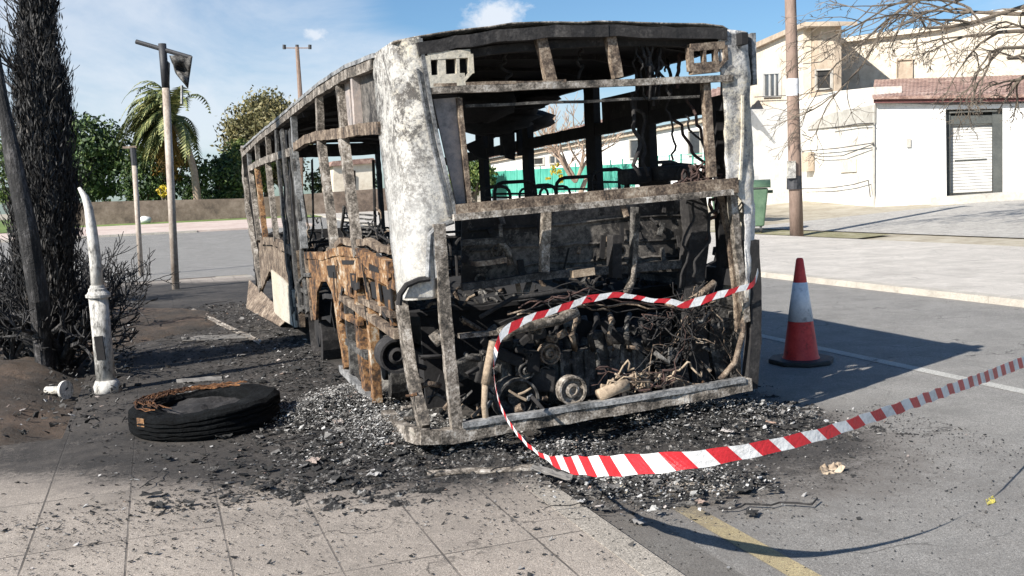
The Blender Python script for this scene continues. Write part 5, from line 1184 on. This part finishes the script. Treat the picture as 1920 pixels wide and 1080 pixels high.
# bare tree seen through the bus window
bt = AT(1080, 372, 45); bl = Vector((bt.x, bt.y, h(bt.x, bt.y))); tr_ = empty('bare_tree', bl, 'small bare pale trunked tree in front of the green fence', 'tree'); rg = random.Random(3)
mb = MB(); branch(mb, Vector((0, 0, -.2)), Vector((0, 0, 1)), 2.4, .16, 0, rg); mb.build('trunk', M['pale_bark'], tr_)
mb = MB()
for i in range(5): branch(mb, Vector((0, 0, 1.9)), Vector((rg.uniform(-.8, .8), rg.uniform(-.8, .8), 1)), 1.5, .09, 4, rg, .45, minr=.012)
mb.build('branches', M['pale_bark'], tr_)
crown(MB(), Vector((-.9, 0, 2.3)), .5, .4, .5, 8, 24, .08, 2).build('leaves', M['leaf_yellow'], tr_)
# bare tree at the top right, limbs hanging into the frame
Yt = 27; tb_ = AT(2030, 420, Yt); tl = Vector((tb_.x, tb_.y, h(tb_.x, tb_.y))); tt = empty('bare_tree', tl, 'big bare winter tree whose twiggy limbs hang in at the top right', 'tree'); rg = random.Random(21)
onb = lambda px, py, dy=0: AT(px, py, Yt+dy)-tl
mb = MB(); mb.tube([Vector((0, 0, -.3)), onb(2030, 300), onb(2015, 180), onb(1990, 90), onb(1965, 20), onb(1950, -120)], [.36, .30, .26, .22, .18, .12], 10); mb.build('trunk', M['bark'], tt, smooth=True)
mb = MB()
for (px, py), (qx, qy) in [((1995, 110), (1880, 60)), ((1985, 80), (1850, 90)), ((1970, 30), (1790, 10)), ((1960, -20), (1700, -40)), ((1975, 60), (1800, 60)), ((1960, -40), (1760, -10)), ((1990, 100), (1900, 120)), ((2000, 130), (1920, 60)), ((1950, -90), (1680, -70)), ((1965, 0), (1730, 40)), ((2000, 60), (2120, 20)), ((2000, 40), (2150, -60))]:
    a = onb(px, py); b = onb(qx, qy, rg.uniform(-1.5, 1.5)); d_ = b-a
    branch(mb, a, d_, d_.length, .065, 5, rg, .55, droop=.035, up=0., seg=5, kids=(2, 3), shrink=.56, minr=.0065)
mb.build('branches', M['bark'], tt)

# ---------------------------------------------------------------- burnt conifer and shrubs, left
g = G(92, 700, .1); cb = Vector((g.x, g.y, .08)); Yc = cb.y; onc = lambda px, py, dy=0: AT(px, py, Yc+dy)-cb
cf = empty('burnt_conifer', cb, 'tall charred conifer with blackened foliage at the left edge', 'tree'); rg = random.Random(8)
MB().tube([onc(95, 705), onc(90, 600), onc(78, 480), onc(70, 330), onc(62, 150), onc(56, 0), onc(52, -120)], [.10, .09, .085, .075, .06, .045, .03], 10).build('trunk', M['char_bark'], cf, smooth=True)
mb = MB(); mb.tube([onc(84, 700, -.1), onc(72, 560, -.45), onc(52, 430, -.55), onc(25, 300, -.55), onc(2, 180, -.5), onc(-15, 60, -.4)], [.08, .095, .09, .075, .055, .04], 14); mb.v = [tuple(Vector(p)*1.0+Vector((noise.noise((p[0]*30, p[1]*30, p[2]*6)), 0, 0))*.012) for p in mb.v]; mb.build('trunk', M['char_bark'], cf)
mb = MB()
def wid(py):      # half width of the crown in pixels
    return float(np.interp(py, [-150, 0, 60, 150, 300, 420, 480], [16, 30, 36, 52, 70, 78, 60]))
for i in range(1150):
    py = rg.uniform(-160, 540); cx = float(np.interp(py, [-150, 0, 100, 200, 400], [66, 68, 72, 80, 84])); w_ = wid(py)
    sx = rg.uniform(-1, 1); dy = rg.uniform(-1, 1)*math.sqrt(max(0, 1-sx*sx)); p = onc(cx+sx*w_*.8, py, dy*w_*.8*Yc/F)
    for j in range(44):
        q = p+Vector((rg.gauss(0, .04), rg.gauss(0, .04), rg.gauss(0, .10))); s = rg.uniform(.018, .06)
        a = Vector((rg.gauss(0, .28)+sx*.25, rg.gauss(0, .28), 1)).normalized(); b = a.orthogonal().normalized()
        b = (Matrix.Rotation(rg.uniform(0, 6.28), 3, a) @ b)*rg.uniform(.003, .008)
        mb.add([q-a*s, q+b, q+a*s*1.3, q-b], [(0, 1, 2, 3)])
mb.build('charred_foliage', M['leaf_char'], cf)
mb = MB()
for i in range(130):
    py = rg.uniform(-60, 620); cx = float(np.interp(py, [-150, 0, 100, 200, 400, 600], [66, 68, 72, 78, 82, 92]))
    branch(mb, onc(cx, py), Vector((rg.uniform(-1, 1), rg.uniform(-.8, .8), rg.uniform(.5, 1.6))), rg.uniform(.22, .46), .014, 2, rg, .45, up=.12, seg=4, minr=.003)
mb.build('charred_branches', M['char_bark'], cf)
def shrub(loc, label, n, ln, r, seed, lean=(0, 0), depth=4, sp=1.0):
    t_ = empty('burnt_shrub', loc, label, 'shrub', 'burnt shrubs in the soil bed'); rg = random.Random(seed); mb = MB()
    for i in range(n):
        branch(mb, Vector((rg.uniform(-.12, .12), rg.uniform(-.12, .12), -.05)), Vector((rg.uniform(-sp, sp)+lean[0], rg.uniform(-sp, sp)+lean[1], rg.uniform(.6, 1.1))), ln*rg.uniform(.7, 1.2), r*rg.uniform(.6, 1.1), depth, rg, .5, up=.05, seg=4, kids=(2, 3), shrink=.70, minr=.007)
    mb.build('charred_stems', M['char_bark'], t_); return t_
def gl(px, py): g = G(px, py, .1); return Vector((g.x, g.y, .09))
shrub(gl(100, 690), 'largest burnt shrub with thick bare stems round the conifer foot', 16, .52, .06, 31, depth=4, sp=1.2)
shrub(gl(20, 690), 'burnt shrub at the left edge of the soil bed', 12, .45, .04, 32, sp=1.3)
shrub(gl(180, 620), 'burnt twiggy shrub directly behind the broken post', 7, .45, .026, 33, depth=3)
shrub(gl(225, 560), 'low burnt shrub between the broken post and the sign poles', 9, .5, .022, 34, depth=3, sp=1.4)
shrub(gl(60, 600), 'burnt shrub behind the conifer trunk', 9, .6, .045, 35, depth=3)
shrub(gl(-30, 620), 'burnt shrub cut by the left edge of the picture', 12, .6, .045, 36)
shrub(gl(130, 570), 'burnt shrub furthest back in the soil bed', 10, .7, .035, 37, sp=1.5, depth=3)

# small things on the road
o = sheet_thing('fallen_leaf', 'small yellow leaf lying on the asphalt at the right', 'leaf', [(1846, 934), (1862, 930), (1868, 942), (1852, 946)], .003, noisy('yellow_leaf', [(.3, (.35, .30, .05)), (.7, (.55, .48, .12))], 30, .6), .012, .01)
o = sheet_thing('crumpled_wrapper', 'small crumpled tan wrapper on the sooty asphalt right of the tape shadow', 'litter', [(1535, 876), (1575, 868), (1585, 882), (1545, 892)], .006, M['tan'], .015, .04)
